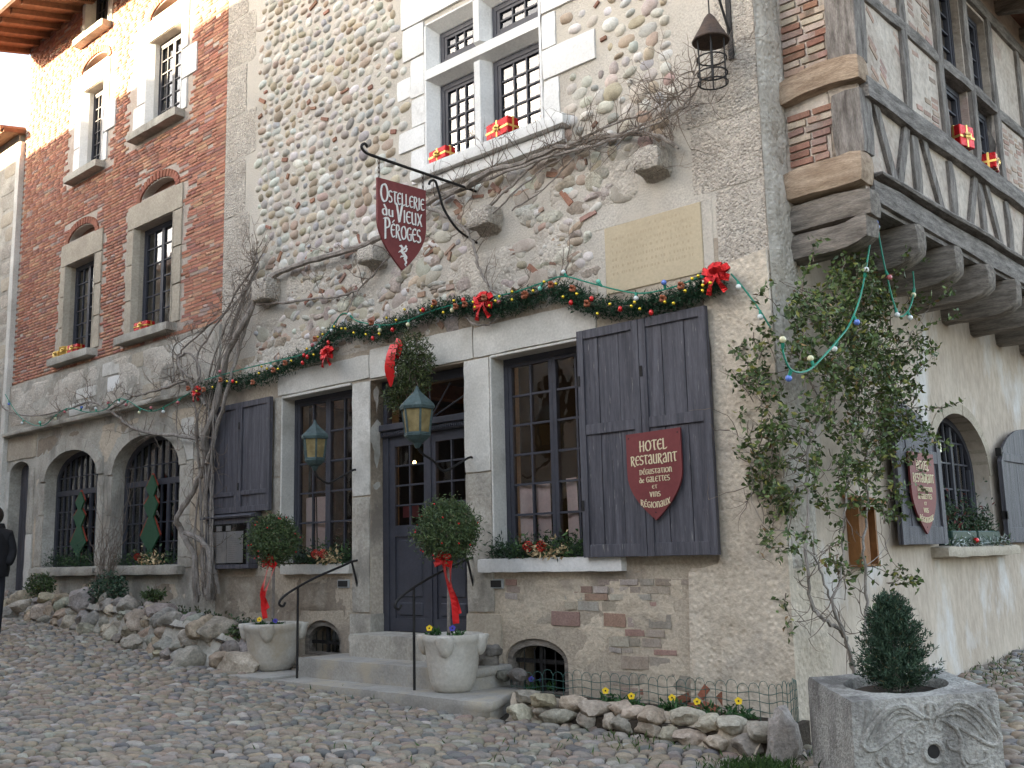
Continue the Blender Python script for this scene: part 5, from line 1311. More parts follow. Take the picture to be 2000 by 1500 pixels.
vine([(832, 405), (870, 420), (905, 445), (925, 480), (935, 520), (955, 560), (985, 578), (1040, 570), (1085, 555), (1110, 515)], .022, .010, 'branch', -.14, 14, .35)
vine([(905, 445), (960, 400), (1010, 350), (1060, 310), (1120, 290)], .016, .012, 'branch', -.1, 8, .3)
vine([(940, 440), (1000, 380), (1060, 330), (1130, 290), (1180, 270)], .01, .008, 'branch', -.12)
vine([(1000, 410), (1060, 370), (1110, 320), (1150, 285)], .009, .006, 'branch', -.11, 5, .3)
vine([(860, 390), (930, 360), (1010, 330), (1090, 300), (1160, 285), (1230, 262), (1300, 230), (1340, 200), (1380, 150)], .02, .008, 'branch', -.16, 40, .5)
vine([(1100, 290), (1180, 250), (1250, 225), (1310, 195), (1345, 170), (1362, 120)], .014, .006, 'branch', -.14, 34, .45)
vine([(1180, 275), (1260, 240), (1330, 215), (1400, 200)], .01, .004, 'branch', -.12, 12, .3)
vine([(1240, 262), (1290, 265), (1325, 290)], .018, .01, 'branch', -.12, 8, .25)
vine([(910, 620), (925, 632), (950, 635), (968, 625), (975, 605)], .012, .01, 'branch', -.12)
vine([(405, 862), (360, 852), (310, 848), (265, 838), (240, 822), (210, 800), (175, 785), (130, 800), (70, 812), (20, 805), (2, 790)], .028, .012, 'branch', -.14, 40, .4)
vine([(400, 790), (370, 745), (330, 755), (300, 765), (260, 775), (235, 790), (215, 800)], .026, .014, 'branch', -.18, 22, .4)
vine([(375, 740), (352, 720), (350, 700), (365, 690), (385, 705), (390, 735), (375, 760)], .02, .014, 'branch', -.22)
vine([(340, 745), (338, 700), (345, 670), (400, 640), (460, 590), (500, 520), (490, 490)], .012, .006, 'branch', -.14, 24, .4)
vine([(240, 800), (225, 770), (240, 745)], .008, .004, 'branch', -.12, 6, .25)
vine([(180, 785), (170, 760), (175, 740)], .008, .004, 'branch', -.12, 8, .25)
vine([(350, 750), (345, 820), (350, 880)], .012, .006, 'branch', -.15, 4, .3)

for k in range(9):
    o_ = random.uniform(-14, 14); vine([(402 + o_, 1165), (398 + o_ * 1.4, 1040), (404 + o_, 930), (402 + o_ * 1.6, 840), (412 + o_, 770), (432 + o_ * 1.2, 700), (462 + o_ * 1.5, 630), (492 + o_, 560)], random.uniform(.008, .016), .006, 'branch', -.1 - random.uniform(0, .12), 5, .4, .04)
# ------------------------------------------------------------------ fir garland over the doorway
ga = thing('fir_garland', 'fir garland with baubles and red bows draped across the front above the door', 'garland', (-9, -.12, 4.1))
GP = [(380, 768), (420, 752), (470, 745), (520, 735), (560, 712), (600, 698), (630, 688), (648, 655), (690, 645), (740, 648), (780, 632), (830, 612), (880, 600), (920, 598), (960, 600), (1000, 592), (1040, 578), (1100, 570), (1130, 585), (1180, 600), (1240, 598), (1290, 590), (1340, 578), (1380, 555), (1400, 548)]
path = smooth_path([F(u, v, -.12) for u, v in GP], 10)
b = MB(); b.tube(path, .02, 5); b.build('core', M['twig'], ga)
P = []; 
for i in range(20000):
    j = random.randint(0, len(path) - 2); p = path[j].lerp(path[j + 1], random.random()); d = Vector((random.gauss(0, 1), random.gauss(0, 1), random.gauss(0, 1))).normalized() * random.uniform(.02, .13)
    P.append(p + d)
leaves('needles', P, .06, .011, [(.016, .05, .022), (.022, .066, .03), (.01, .034, .016)], ga, mm='needle', bend=.03)
for k in range(84):
    j = int((k + random.random()) / 84 * (len(path) - 1)); p = path[j] + Vector((random.uniform(-.05, .05), -random.uniform(.12, .16), random.uniform(-.1, .1)))
    kind = random.choice(('gold', 'gold', 'gold', 'red', 'rose')); b = MB()
    if kind == 'gold': b.ball(p, .017, 8, 6); b.build('gold_bauble', M['goldp'], ga, True)
    elif kind == 'red': b.ball(p - Vector((0, 0, .05)), .024, 8, 6, (1, 1, 1.25)); b.build('red_bauble', M['redb'], ga, True)
    else:
        for i in range(7): a = i * .9; b.ball((p.x + .022 * math.cos(a), p.y - .01 * (i % 3), p.z + .022 * math.sin(a)), .018, 6, 4)
        b.build('copper_rose', M['copper'], ga, True)
for (u, v, s) in ((385, 766, .12), (640, 692, .14), (945, 592, .16), (1400, 538, .15)):
    p = F(u, v, -.2); bow(ga, p, s)

# ------------------------------------------------------------------ strings of coloured bulbs
def bulb_string(label, runs, nb, loc):
    t = thing('light_string', label, 'light string', loc, 'green cable strings of coloured bulbs')
    for run in runs:
        P = smooth_path(run, 6); b = MB(); b.tube(P, .008, 5); b.build('cable', M['greenwire'], t, True)
        tot = len(P)
        for k in range(nb[runs.index(run)]):
            j = int((k + .5) / nb[runs.index(run)] * (tot - 1)); p = P[j]; dv = Vector((random.uniform(-.6, .6), random.uniform(-.5, .1), random.choice((-1, -1, .7)))).normalized()
            b = MB(); b.tube([p, p + dv * .045], .014, 6); b.build('socket', M['greenwire'], t)
            b = MB(); b.ball(p + dv * .066, .026, 9, 7); b.build('bulb', M[random.choice(('bulbw', 'bulbb', 'bulbr', 'bulbg', 'bulby', 'bulbw'))], t, True)
bulb_string('green cable with pastel bulbs running along the garland above door and windows', [[F(u, v, -.2) for u, v in ((400, 742), (470, 722), (540, 705), (600, 688), (640, 650), (670, 612), (700, 628), (750, 635), (790, 628), (850, 605), (920, 588), (1000, 572), (1060, 552), (1100, 540), (1150, 552), (1200, 565), (1250, 573), (1300, 565), (1350, 548), (1410, 522))]], [15], (-9, -.2, 4.1))
bulb_string('green cable with pastel bulbs drooping over the arched windows of the brick house', [[F(u, v, -.2) for u, v in ((10, 770), (40, 815), (80, 832), (110, 810), (135, 797), (170, 805), (205, 800), (230, 780), (250, 783), (275, 798), (300, 803), (330, 790), (370, 768))]], [14], (-17, -.2, 4.0))
bulb_string('green cable with pastel bulbs looping through the climbing rose to the jetty', [[F(1428, 535, -.15), F(1450, 560, -.15), F(1480, 600, -.15), F(1505, 640, -.12)], [S(u, v, -3.55) for u, v in ((1530, 665), (1530, 690), (1545, 722), (1575, 725), (1605, 700), (1640, 660), (1660, 632), (1680, 580), (1692, 520), (1705, 440), (1712, 432), (1718, 470), (1730, 530), (1745, 590), (1758, 618), (1775, 605), (1785, 570), (1783, 530))]], [2, 12], (-3.9, .3, 3.2))

# ------------------------------------------------------------------ mistletoe with ribbon
t = thing('mistletoe_ball', 'hanging bunch of mistletoe with a red ribbon beside the doorway lintel', 'mistletoe', (-9.2, -.3, 3.4))
c = F(805, 715, -.35)
P = np.concatenate([ball_pts(2600, c, .30, .15, (.95, .8, 1.3), .25), ball_pts(500, F(770, 775, -.35), .16, .1, (1, .8, 1.2), .3)])
leaves('foliage', P, .06, .014, [(.06, .085, .025), (.09, .115, .04), (.035, .05, .02)], t, mm='leaf')
b = MB()
for k in range(60): d = Vector(unit(1)[0]); b.tube([c + d * .02, c + Vector((d.x * .28, d.y * .22, d.z * .38))], .004, 4, False)
stuff(b.build('stems', M['twig'], t))
b = MB(); 
ribbon(b, [F(770, 672, -.5), F(764, 690, -.54), F(761, 715, -.55), F(762, 735, -.53), F(763, 755, -.5)], [.14, .17, .17, .14, .03], tw=.08); ribbon(b, [F(772, 668, -.48), F(780, 676, -.5), F(776, 700, -.49)], [.1, .12, .05], tw=.1); b.build('ribbon', M['ribbon'], t)

# ------------------------------------------------------------------ pots with topiary
def pot(label, c, r, h, nl):
    t = thing('stone_pot', label, 'planter', c, 'white stone pots by the steps')
    b = MB(); b.lathe([(r * .55, 0), (r * .66, .03), (r * .76, .10), (r * .86, h * .45), (r * .94, h * .78), (r * 1.0, h * .86), (r * 1.04, h * .9), (r * 1.05, h - .02), (r * 1.03, h), (r * .93, h), (r * .9, h - .05)], c, 32, .02); b.build('bowl', M['pot'], t, True)
    for k in range(4):
        a = k * math.pi / 2 + nl; b = MB(); R3 = Matrix.Rotation(a, 3, 'Z')
        b.ball((0, 0, 0), 1.0, 12, 9); b.v = [tuple(Vector(c) + R3 @ Vector((r * .96 + q_[0] * .075 * (1.25 if q_[2] > 0 else 1), q_[1] * .095, h - .035 + min(q_[2], .33) * (.10 if q_[2] > 0 else .17)))) for q_ in b.v]
        b.build('lug', M['pot'], t, True)
    b = MB(); b.lathe([(r * .9, h - .05), (.001, h - .03)], c, 20, 0, False); b.build('soil', M['soil'], t)
def topiary(label, rl, c, zc, r, z0):
    t = thing('topiary_tree', label, 'topiary', (c[0], c[1], z0), 'ball topiaries in pots')
    b = MB(); b.tube([(c[0], c[1], z0), (c[0] + .01, c[1], (z0 + zc) / 2), (c[0], c[1], zc)], .018, 7); b.build('trunk', M['bark'], t, True)
    leaves('crown', np.concatenate([ball_pts(6800, (c[0], c[1], zc), r * .96, .4, (1, 1, .96), .2), ball_pts(700, (c[0], c[1], zc), r * 1.1, .85, (1, 1, .96), .3)]), .05, .012, [(.075, .115, .045), (.105, .15, .055), (.05, .08, .035), (.12, .10, .05)], t, mm='leaf', wts=[4, 4, 3, .6])
    for k in range(22):
        d = unit(1)[0]; p = Vector((c[0], c[1], zc)) + Vector(d) * r * .99; b = MB(); b.ball(p, .010, 6, 5); b.build('berry', M['redb'], t, True)
c1 = G(533, 1308, .335); c2 = G(885, 1350, .315)
pot('white stone pot with lugs left of the entrance steps', (c1.x, c1.y, .33), .345, .55, .75); pot('white stone pot with lugs standing on the lowest step by the right rail', (c2.x, c2.y, .312), .29, .55, .55)
t1 = F(537, 1055, c1.y); t2 = F(873, 1037, c2.y)
topiary('clipped round topiary in the left stone pot, below the menu case', 0, (c1.x - .02, c1.y), t1.z, .32, .83); topiary('clipped round topiary with red berries before the door', 0, (c2.x - .05, c2.y), t2.z, .33, .83)
for (cc, uv, lab) in ((c1, [(525, 1098), (518, 1130), (512, 1160), (522, 1190)], 'long red ribbon tied under the left topiary ball'), (c2, [(866, 1095), (872, 1130), (885, 1165), (895, 1200)], 'wide red ribbon tied under the topiary ball by the door')):
    t = thing('red_ribbon', lab, 'ribbon', F(*uv[0], cc.y - .05), 'red ribbons on topiaries')
    bow(t, F(*uv[0], cc.y - .08), .13, 'bow', 'ribbon', False)
    b = MB(); ribbon(b, [F(u, v, cc.y - .08) for u, v in uv], .075, tw=.5); b.build('tail', M['ribbon'], t)
    b = MB(); ribbon(b, [F(u + 14 - 6 * k, v + 6 * k, cc.y - .1) for k, (u, v) in enumerate(uv)], .065, tw=.6); b.build('tail', M['ribbon'], t)

# ------------------------------------------------------------------ pansies
def pansy(label, p, cols, n=60, r=.10, group='pansies', fl=1):
    t = thing('pansy', label, 'flower', p, group)
    q = ball_pts(n, p, r, .2, (1.2, .9, .7)); q[:, 2] = np.maximum(q[:, 2], p[2]); leaves('foliage', q, .06, .026, [(.03, .085, .025), (.05, .12, .035)], t, (0, 0, 1), .5)
    for k in range(fl):
        cpos = Vector(p) + Vector((random.uniform(-.06, .06), random.uniform(-.08, -.02), r * random.uniform(.8, 1.1))); b = MB()
        nrm = Vector((.55, -.7, .45)).normalized(); e1 = nrm.cross(Vector((0, 0, 1))).normalized(); e2 = e1.cross(nrm)
        for i in range(5):
            a = 2 * math.pi * i / 5 + .3; d = e1 * math.cos(a) + e2 * math.sin(a); s_ = nrm.cross(d); base = len(b.v)
            b.v += [tuple(cpos), tuple(cpos + d * .011 + s_ * .012 + nrm * .003), tuple(cpos + d * .025 + s_ * .015 + nrm * .006), tuple(cpos + d * .034 + nrm * .005), tuple(cpos + d * .025 - s_ * .015 + nrm * .007), tuple(cpos + d * .011 - s_ * .012 + nrm * .003)]; b.face([base + i_ for i_ in range(6)])
        b.build('petals', M[cols], t)
        b = MB(); b.ball(cpos + nrm * .006, .008, 6, 4); b.build('flower_centre', M['soil'], t)
ORD = ['first', 'second', 'third', 'fourth', 'fifth', 'sixth', 'seventh', 'eighth']
for k, (u, v) in enumerate(((1190, 1372), (1230, 1380), (1315, 1385), (1372, 1393), (1438, 1398))):
    p = G(u, v, .27); pansy(ORD[k] + ' yellow pansy from the cellar window along the stone-edged bed', (p.x, p.y + .02, .25), 'yellow', 130, .13)
for k, (u, v) in enumerate(((1048, 1345), (1068, 1345))):
    p = G(u, v, .27); pansy(('left' if k == 0 else 'right') + ' of the two violet pansies under the right cellar window', (p.x, p.y, .26), 'purple', 70, .10)
for k, (cc, dx, dy, col, lab) in enumerate(((c1, -.12, -.1, 'yellow', 'yellow pansy in the left stone pot'), (c1, .16, -.08, 'purple', 'violet pansy in the left stone pot'), (c2, -.13, -.12, 'yellow', 'yellow pansy in the right stone pot'), (c2, .13, -.08, 'purple', 'violet pansy in the right stone pot'))):
    pansy(lab, (cc.x + dx, cc.y + dy, .85), col, 45, .075)
p = G(445, 1255, .55); pansy('yellow pansy clump between the rockery and the left stone pot', (p.x, p.y, .42), 'yellow', 220, .2, fl=3)
p = G(325, 1178, 1.0); pansy('yellow and green pansies growing on the rockery under the vine trunk', (p.x, p.y, .98), 'yellow', 200, .2, fl=4)
# ------------------------------------------------------------------ rocks
def ico_rock(seed):
    rnd = random.Random(seed); off = Vector((rnd.uniform(0, 99), rnd.uniform(0, 99), rnd.uniform(0, 99)))
    import bmesh
    bm = bmesh.new(); bmesh.ops.create_icosphere(bm, subdivisions=3, radius=1)
    pl = [(Vector((rnd.gauss(0, 1), rnd.gauss(0, 1), rnd.gauss(0, 1))).normalized(), rnd.uniform(.62, .9)) for _ in range(9)]
    for v in bm.verts:
        p = v.co.copy(); 
        for n_, d_ in pl:
            e = p.dot(n_) - d_
            if e > 0: p -= n_ * e * .85
        p *= 1 + .22 * noise.noise(p * 1.6 + off) + .13 * noise.noise(p * 3.7 + off) + .06 * noise.noise(p * 8 + off); v.co = p
    me = bpy.data.meshes.new('stone'); bm.to_mesh(me); bm.free()
    me.materials.append(M['rock']); me.polygons.foreach_set('use_smooth', np.ones(len(me.polygons), bool)); me.set_sharp_from_angle(angle=math.radians(40)); return me
ROCKS = [ico_rock(i) for i in range(8)]
RC = [(.43, .39, .325), (.37, .345, .31), (.49, .42, .325), (.35, .325, .285), (.45, .37, .28)]
def rock(parent, p, s, name='stone', tilt=.5, col=None):
    o = bpy.data.objects.new(name, random.choice(ROCKS)); link(o, parent)
    o.matrix_basis = Matrix.Translation(p) @ Matrix.Rotation(random.uniform(0, 6.28), 4, 'Z') @ Matrix.Rotation(random.gauss(0, tilt), 4, 'X') @ Matrix.Diagonal((s[0], s[1], s[2], 1))
    o.color = (*jit(col or random.choice(RC), .15), 1); return o
rk = thing('rockery', 'rough rock border holding a planted bed in front of the brick house', 'rockery', (-14, -.9, .6))
def ry(x): return float(np.interp(x, [-22, -16, -13.5, -12.2, -11.2, -10.7], [-.75, -.85, -1.0, -1.1, -1.0, -.7]))
def rh(x): return float(np.interp(x, [-22, -18, -15, -13, -12, -11.2, -10.7], [.30, .34, .40, .50, .52, .40, .16]))
x = -21.5
while x < -10.75:
    base = gz(x, -1); h = rh(x); s = random.uniform(.10, .22); lay = 0; zz = base + .04
    while zz < base + h:
        q = s * random.uniform(.6, 1.2); rock(rk, (x + random.gauss(0, .05), ry(x) + lay * .09 + random.gauss(0, .05), zz), (q * 1.15, q * .9, q * .75)); zz += q * .85; lay += 1
    x += s * random.uniform(.95, 1.3)
V = []; Q = []; X = np.arange(-21.8, -11.2, .2)
for x in X: V += [(x, ry(x) + .02, gz(x, -1) + rh(x) * .75), (x, .0, gz(x, -1) + rh(x) * .72)]
Q = [(2 * i, 2 * i + 2, 2 * i + 3, 2 * i + 1) for i in range(len(X) - 1)]
mesh_np('bed_soil', V, Q, M['soil'], rk)
def core(par, X, yf, zb, zt, mm):
    V = []; n = 7
    for x in X:
        for k in range(n):
            f_ = k / (n - 1); p = Vector((x, yf(x) + .16 * f_ - .02, lerp(zb(x), zt(x), f_))); V.append(tuple(p + noise.noise_vector(p * 7) * .05))
    Q = [(i * n + k, (i + 1) * n + k, (i + 1) * n + k + 1, i * n + k + 1) for i in range(len(X) - 1) for k in range(n - 1)]
    mesh_np('mortar_core', V, Q, M[mm], par, smooth=True)
core(rk, np.arange(-21.8, -10.7, .08), lambda x: ry(x) - .03, lambda x: gz(x, -1) - .05, lambda x: gz(x, -1) + rh(x) * .9, 'limejamb')
for k in range(120):
    xx, zz = random.uniform(-12.2, -5.05), random.uniform(4.18, 5.6)
    if not ok(xx, zz, .14): continue
    rock(house, (xx, .012, zz), (random.uniform(.06, .2), random.uniform(.03, .055), random.uniform(.05, .13)), 'rubble_stone', .1, random.choice(((.55, .51, .45), (.48, .43, .37), (.60, .57, .52), (.46, .40, .33)))).rotation_euler.z = random.choice((0, math.pi))
eg = thing('flower_bed', 'low rough stone edging of the pansy bed under the right window', 'flower bed', (-5.2, -.6, .1))
def ey(x): return float(np.interp(x, [-6.7, -6.0, -5.2, -4.1], [-.90, -.72, -.65, -.72]))
for (xa, xb) in ((-6.58, -4.2),):
    for lay in range(2):
        x = xa + random.uniform(-.1, .05)
        while x < xb:
            w = random.uniform(.12, .30); rock(eg, (x + w / 2, ey(x) + lay * .05 + random.gauss(0, .02), gz(x, -.6) + .05 + lay * .115 + random.gauss(0, .012)), (w * .62, .12, random.uniform(.065, .095)), 'edging_stone', .15, random.choice(((.50, .43, .335), (.43, .38, .315), (.55, .48, .38)))); x += w
b = MB(); b.hexa([(-6.6, -.82, 0), (-4.12, -.66, 0), (-4.12, -.02, 0), (-7.2, -.02, 0), (-6.6, -.8, .24), (-4.12, -.62, .19), (-4.12, -.02, .24), (-7.2, -.02, .27)]); b.build('bed_soil', M['soil'], eg); core(eg, np.arange(-6.65, -4.15, .06), lambda x: ey(x) - .05, lambda x: -.02, lambda x: gz(x, -.6) + .2, 'rendertan')
t = thing('boulder', 'upright pale boulder between the flower bed and the carved trough', 'boulder', (-4.02, -.62, 0))
o = rock(t, (-4.05, -.62, .14), (.15, .14, .27), 'stone', .1, (.42, .39, .345))
t = thing('boulder', 'pile of rounded stones right of the entrance steps beside the cellar window', 'boulder', (-6.9, -.3, .2))
for (u, v, s) in ((955, 1320, .13), (985, 1318, .09), (1010, 1318, .11), (950, 1290, .14), (965, 1270, .1)): p = F(u, v, -.22); rock(t, p, (s, s * .8, s * .7), 'stone', .2, random.choice(((.30, .26, .22), (.33, .32, .31), (.24, .22, .20))))

# ------------------------------------------------------------------ wire fences
def wire_fence(label, P, h, zb):
    t = thing('wire_fence', label, 'fence', P[0], 'green wire border fences'); b = MB(); pts = smooth_path(P, 14)
    for k in range(0, len(pts) - 2, 2):
        a, c_, m_ = pts[k], pts[k + 2], pts[k + 1]; top = h + .015 * math.sin(k)
        b.tube([a + Vector((0, 0, -.05)), a + Vector((0, 0, top * .85)), a.lerp(c_, .2) + Vector((0, 0, top * .97)), m_ + Vector((0, 0, top)), a.lerp(c_, .8) + Vector((0, 0, top * .97)), c_ + Vector((0, 0, top * .85)), c_ + Vector((0, 0, -.05))], .0028, 4, False)
    for q in (.25, .5, .72): b.tube([p + Vector((0, -.006, h * q + .01 * math.sin(i * .9))) for i, p in enumerate(pts)], .003, 4, False)
    stuff(b.build('wire_mesh', M['fencewire'], t))
wire_fence('green wire border fence in the pansy bed below the right window', [F(1000, 1372, -.2), F(1120, 1375, -.16), F(1250, 1385, -.16), F(1380, 1398, -.2), F(1520, 1410, -.25), F(1560, 1400, -.1)], .30, 0)
wire_fence('small green wire fence piece between rockery and left stone pot', [F(420, 1262, -.5), F(460, 1262, -.45), F(500, 1258, -.4)], .32, 0)

# ------------------------------------------------------------------ climbing rose on the corner
rs = thing('climbing_rose', 'leafy climbing rose with thin bare stems growing up the house corner', 'climbing plant', (-3.98, .3, .1))
def rp(u, v, o=0.0):
    if u < 1562: 
        return F(u, v, -.12 - o)
    return S(u, v, -4.02 + o)
def stem(path, r0, r1, o=.05, name='stem', tw=0):
    P = smooth_path([rp(u, v, o + random.uniform(0, .06)) for u, v in path], 5, .008); n = len(P); b = MB(); b.tube(P, [lerp(r0, r1, i / (n - 1)) for i in range(n)], 6); b.build(name, M['bark'], rs, True)
    if tw:
        b = MB()
        for k in range(tw): twig(b, random.choice(P), (random.gauss(0, .6), random.gauss(-.2, .8), random.gauss(.3, .8)), random.uniform(.15, .4), .005, 1, .2, False)
        stuff(b.build('twigs', M['twig'], rs))
stem([(1668, 1330), (1660, 1280), (1648, 1240), (1615, 1215), (1588, 1185), (1578, 1120), (1575, 1040), (1580, 960), (1578, 880), (1598, 830), (1622, 790)], 0.0195, 0.0091, .05, 'stem', 14)
stem([(1672, 1330), (1655, 1260), (1640, 1220), (1615, 1150), (1595, 1095), (1570, 1070)], 0.0130, 0.0065, .1, 'stem', 6)
stem([(1648, 1230), (1625, 1180), (1640, 1120), (1650, 1020), (1655, 930), (1668, 820), (1690, 700), (1700, 600), (1710, 520)], 0.0130, 0.0052, .12, 'stem', 20)
stem([(1690, 1240), (1692, 1160), (1688, 1100), (1684, 1060), (1695, 980), (1690, 900), (1700, 820), (1740, 740), (1780, 680)], 0.0163, 0.0046, .12, 'stem', 18)
stem([(1580, 960), (1550, 920), (1520, 890), (1480, 870), (1440, 850), (1425, 840)], 0.0052, 0.0026, .05, 'stem', 10)
stem([(1582, 900), (1540, 840), (1500, 800), (1465, 760), (1440, 720)], 0.0052, 0.0026, .05, 'stem', 10)
stem([(1690, 900), (1730, 850), (1770, 830), (1800, 820)], 0.0046, 0.0020, .15, 'stem', 8)
stem([(1570, 1070), (1540, 1040), (1500, 1030), (1470, 980), (1470, 900)], 0.0046, 0.0026, .05, 'stem', 8)
stem([(1685, 1110), (1720, 1080), (1735, 1050), (1740, 1010)], 0.0046, 0.0020, .1, 'stem', 4)
stem([(1640, 850), (1600, 780), (1570, 700), (1580, 620), (1600, 560)], 0.0052, 0.0026, .12, 'stem', 10)
stem([(1660, 830), (1740, 700), (1790, 640), (1815, 600)], 0.0052, 0.0026, .15, 'stem', 10)
NODES = []
b = MB()
def sprays(n, cu, cv, su, sv, o0, o1):
    for k in range(n):
        u, v = min(max(random.gauss(cu, su), 1425), 1815), random.gauss(cv, sv)
        twig(b, rp(u, v, random.uniform(o0, o1)), (random.gauss(.3, .5), random.gauss(-.1, .8), random.gauss(.1, .8)), random.uniform(.15, .34), .0045, 1, .1, False)
sprays(65, 1640, 590, 50, 45, .08, .35); sprays(86, 1690, 670, 60, 70, .08, .4); sprays(47, 1725, 790, 45, 60, .05, .3); sprays(42, 1610, 710, 55, 55, .05, .3); sprays(23, 1490, 750, 30, 60, .02, .12); sprays(26, 1490, 890, 32, 60, .02, .12)
sprays(16, 1520, 1000, 30, 55, .02, .12); sprays(39, 1660, 890, 55, 60, .03, .25); sprays(21, 1735, 900, 30, 60, .05, .25); sprays(12, 1640, 1050, 45, 60, .05, .2); sprays(6, 1700, 1180, 40, 40, .05, .2); sprays(13, 1700, 515, 30, 30, .1, .3)
stuff(b.build('twigs', M['twig'], rs))
P = []
for q_ in NODES:
    for k in range(random.choice((1, 2, 3))): P.append(q_ + Vector((random.gauss(0, .014), random.gauss(0, .014), random.gauss(0, .014))))
NODES = None
leaves('foliage', P, .058, .034, [(.075, .115, .036), (.11, .155, .044), (.05, .078, .03), (.24, .24, .06), (.20, .12, .05)], rs, (0.3, -.2, -.3), .5, wts=[4.5, 4.5, 3, 1.1, .4])

# ------------------------------------------------------------------ carved stone trough and its conifer
tr_ = thing('stone_trough', 'carved grey stone fountain trough with leaf relief and round spout hole', 'planter', (-3.1, -.65, 0))
FL, FR, BL = Vector((-3.15, -1.32, .60)), Vector((-2.43, -.67, .65)), Vector((-3.79, -.65, .66)); BR = FR + BL - FL
def tt(a, c_, h):                       # a along the front, c_ to the back, h below the top
    p = FL + (FR - FL) * a + (BL - FL) * c_; return Vector((p.x, p.y, p.z - h))
b = MB(); n = 40
cc_ = []
outer = []
m = 10
for i in range(m): outer.append((i / m, 0))
for i in range(m): outer.append((1, i / m))
for i in range(m): outer.append((1 - i / m, 1))
for i in range(m): outer.append((0, 1 - i / m))
N4 = len(outer); rings = []
def ring(f): rings.append([f(a, c_) for a, c_ in outer])
jn = lambda p: p + noise.noise_vector(p * 9) * .006
ring(lambda a, c_: jn(tt(a, c_, .70))); ring(lambda a, c_: jn(tt(a, c_, .35))); ring(lambda a, c_: jn(tt(a, c_, .03))); ring(lambda a, c_: jn(tt(.5 + (a - .5) * .975, .5 + (c_ - .5) * .975, .0)))
def inn(a, c_, k, h):
    d = Vector((a - .5, c_ - .5)); l = max(abs(d.x), abs(d.y)); d2 = d.normalized() * k; return jn(tt(.5 + d2.x, .52 + d2.y, h))
ring(lambda a, c_: inn(a, c_, .36, .0)); ring(lambda a, c_: inn(a, c_, .34, .03)); ring(lambda a, c_: inn(a, c_, .33, .2))
for r_ in rings: b.v += [tuple(p) for p in r_]
for i in range(len(rings) - 1):
    for k in range(N4): b.face([i * N4 + k, i * N4 + (k + 1) % N4, (i + 1) * N4 + (k + 1) % N4, (i + 1) * N4 + k])
b.face([(len(rings) - 1) * N4 + k for k in range(N4)]); b.build('basin', M['trough'], tr_, True)
b = MB(); b.v += [tuple(inn(a, c_, .33, .07)) for a, c_ in outer]; b.face(list(range(N4))); b.build('soil', M['soil'], tr_)
fn_ = (FR - FL).cross(BL - FL); fo = -((BL - FL) - (FR - FL) * ((BL - FL).dot(FR - FL) / (FR - FL).length_squared)); fo.z = 0; fo.normalize()
def cf(px, py, o=0.0):                 # point on the carved face
    a = (px - 825) / 985; h = (py - 878 + .045 * (px - 825)) / 640 * .62; return tt(a, 0, max(.02, h)) + fo * o
def carve(pts, r0, r1=None, name='relief', k=4):
    P = smooth_path([cf(u, v, 0) for u, v in pts], k); n_ = len(P); bb_ = MB(); bb_.tube(P, [lerp(r0, r1 or r0, i / (n_ - 1)) for i in range(n_)], 7); bb_.build(name, M['trough'], tr_, True)
def both(pts, r0, r1=None, name='relief'):
    carve(pts, r0, r1, name); carve([(2 * 1345 - u, v - 12) for u, v in pts], r0, r1, name)
both([(1300, 990), (1240, 950), (1180, 912), (1110, 915), (1040, 950), (960, 1030), (905, 1110), (890, 1155), (920, 1190), (975, 1185), (1050, 1140), (1150, 1075), (1240, 1030), (1300, 1010)], 0.0243, .012)
both([(1270, 985), (1180, 950), (1110, 960), (1020, 1040), (960, 1130)], 0.0162, .008); both([(1280, 1000), (1190, 985), (1120, 1005), (1050, 1070), (990, 1150)], 0.0149, .008); both([(1250, 975), (1150, 930), (1060, 960), (980, 1040), (920, 1140)], 0.0135, .007); both([(935, 930), (925, 980), (900, 1080)], 0.0175, .008); both([(1020, 920), (985, 960), (950, 1010)], 0.0175, .008)
both([(1290, 1020), (1310, 1060), (1290, 1085), (1265, 1070)], 0.0189, .008); both([(1240, 1030), (1180, 1080), (1150, 1150), (1160, 1200), (1200, 1215), (1240, 1190), (1235, 1150), (1200, 1145)], 0.0175, .009)
both([(1150, 1150), (1160, 1230), (1150, 1300), (1120, 1360), (1060, 1420)], 0.0175, .01); both([(990, 1220), (985, 1270), (1020, 1300), (1080, 1310), (1140, 1330)], 0.0203, .01); both([(1040, 1230), (1060, 1290), (1110, 1300), (1140, 1260)], 0.0270, .012); both([(1290, 1330), (1270, 1380), (1290, 1430), (1330, 1420)], 0.0175, .009)
carve([(1345 + 52 * math.cos(t * .7), 945 + 50 * math.sin(t * .7)) for t in range(10)], 0.0162); carve([(1345, 900), (1345, 960), (1345, 1030)], 0.0270, .01)
carve([(1350 + 62 * math.cos(t * .7), 1212 + 66 * math.sin(t * .7)) for t in range(10)], 0.0216, None, 'spout_ring')
b = MB(); b.prism([(1350 + 42 * math.cos(t * .524), 1212 + 46 * math.sin(t * .524)) for t in range(12)], lambda p, q_, o: cf(p, q_, o), .0, .004); b.build('spout_hole_shade', M['dark'], tr_)  # flat dark disc; its colour stands in for shade inside the hole
co = thing('dwarf_conifer', 'small dense blue-green conifer growing in the carved trough', 'conifer', (-3.12, -.68, .55))
c0 = tt(.5, .5, .05); b = MB(); b.tube([c0, c0 + Vector((0, 0, .6))], [.03, .012], 6); b.build('trunk', M['bark'], co, True)
P = []; D = []
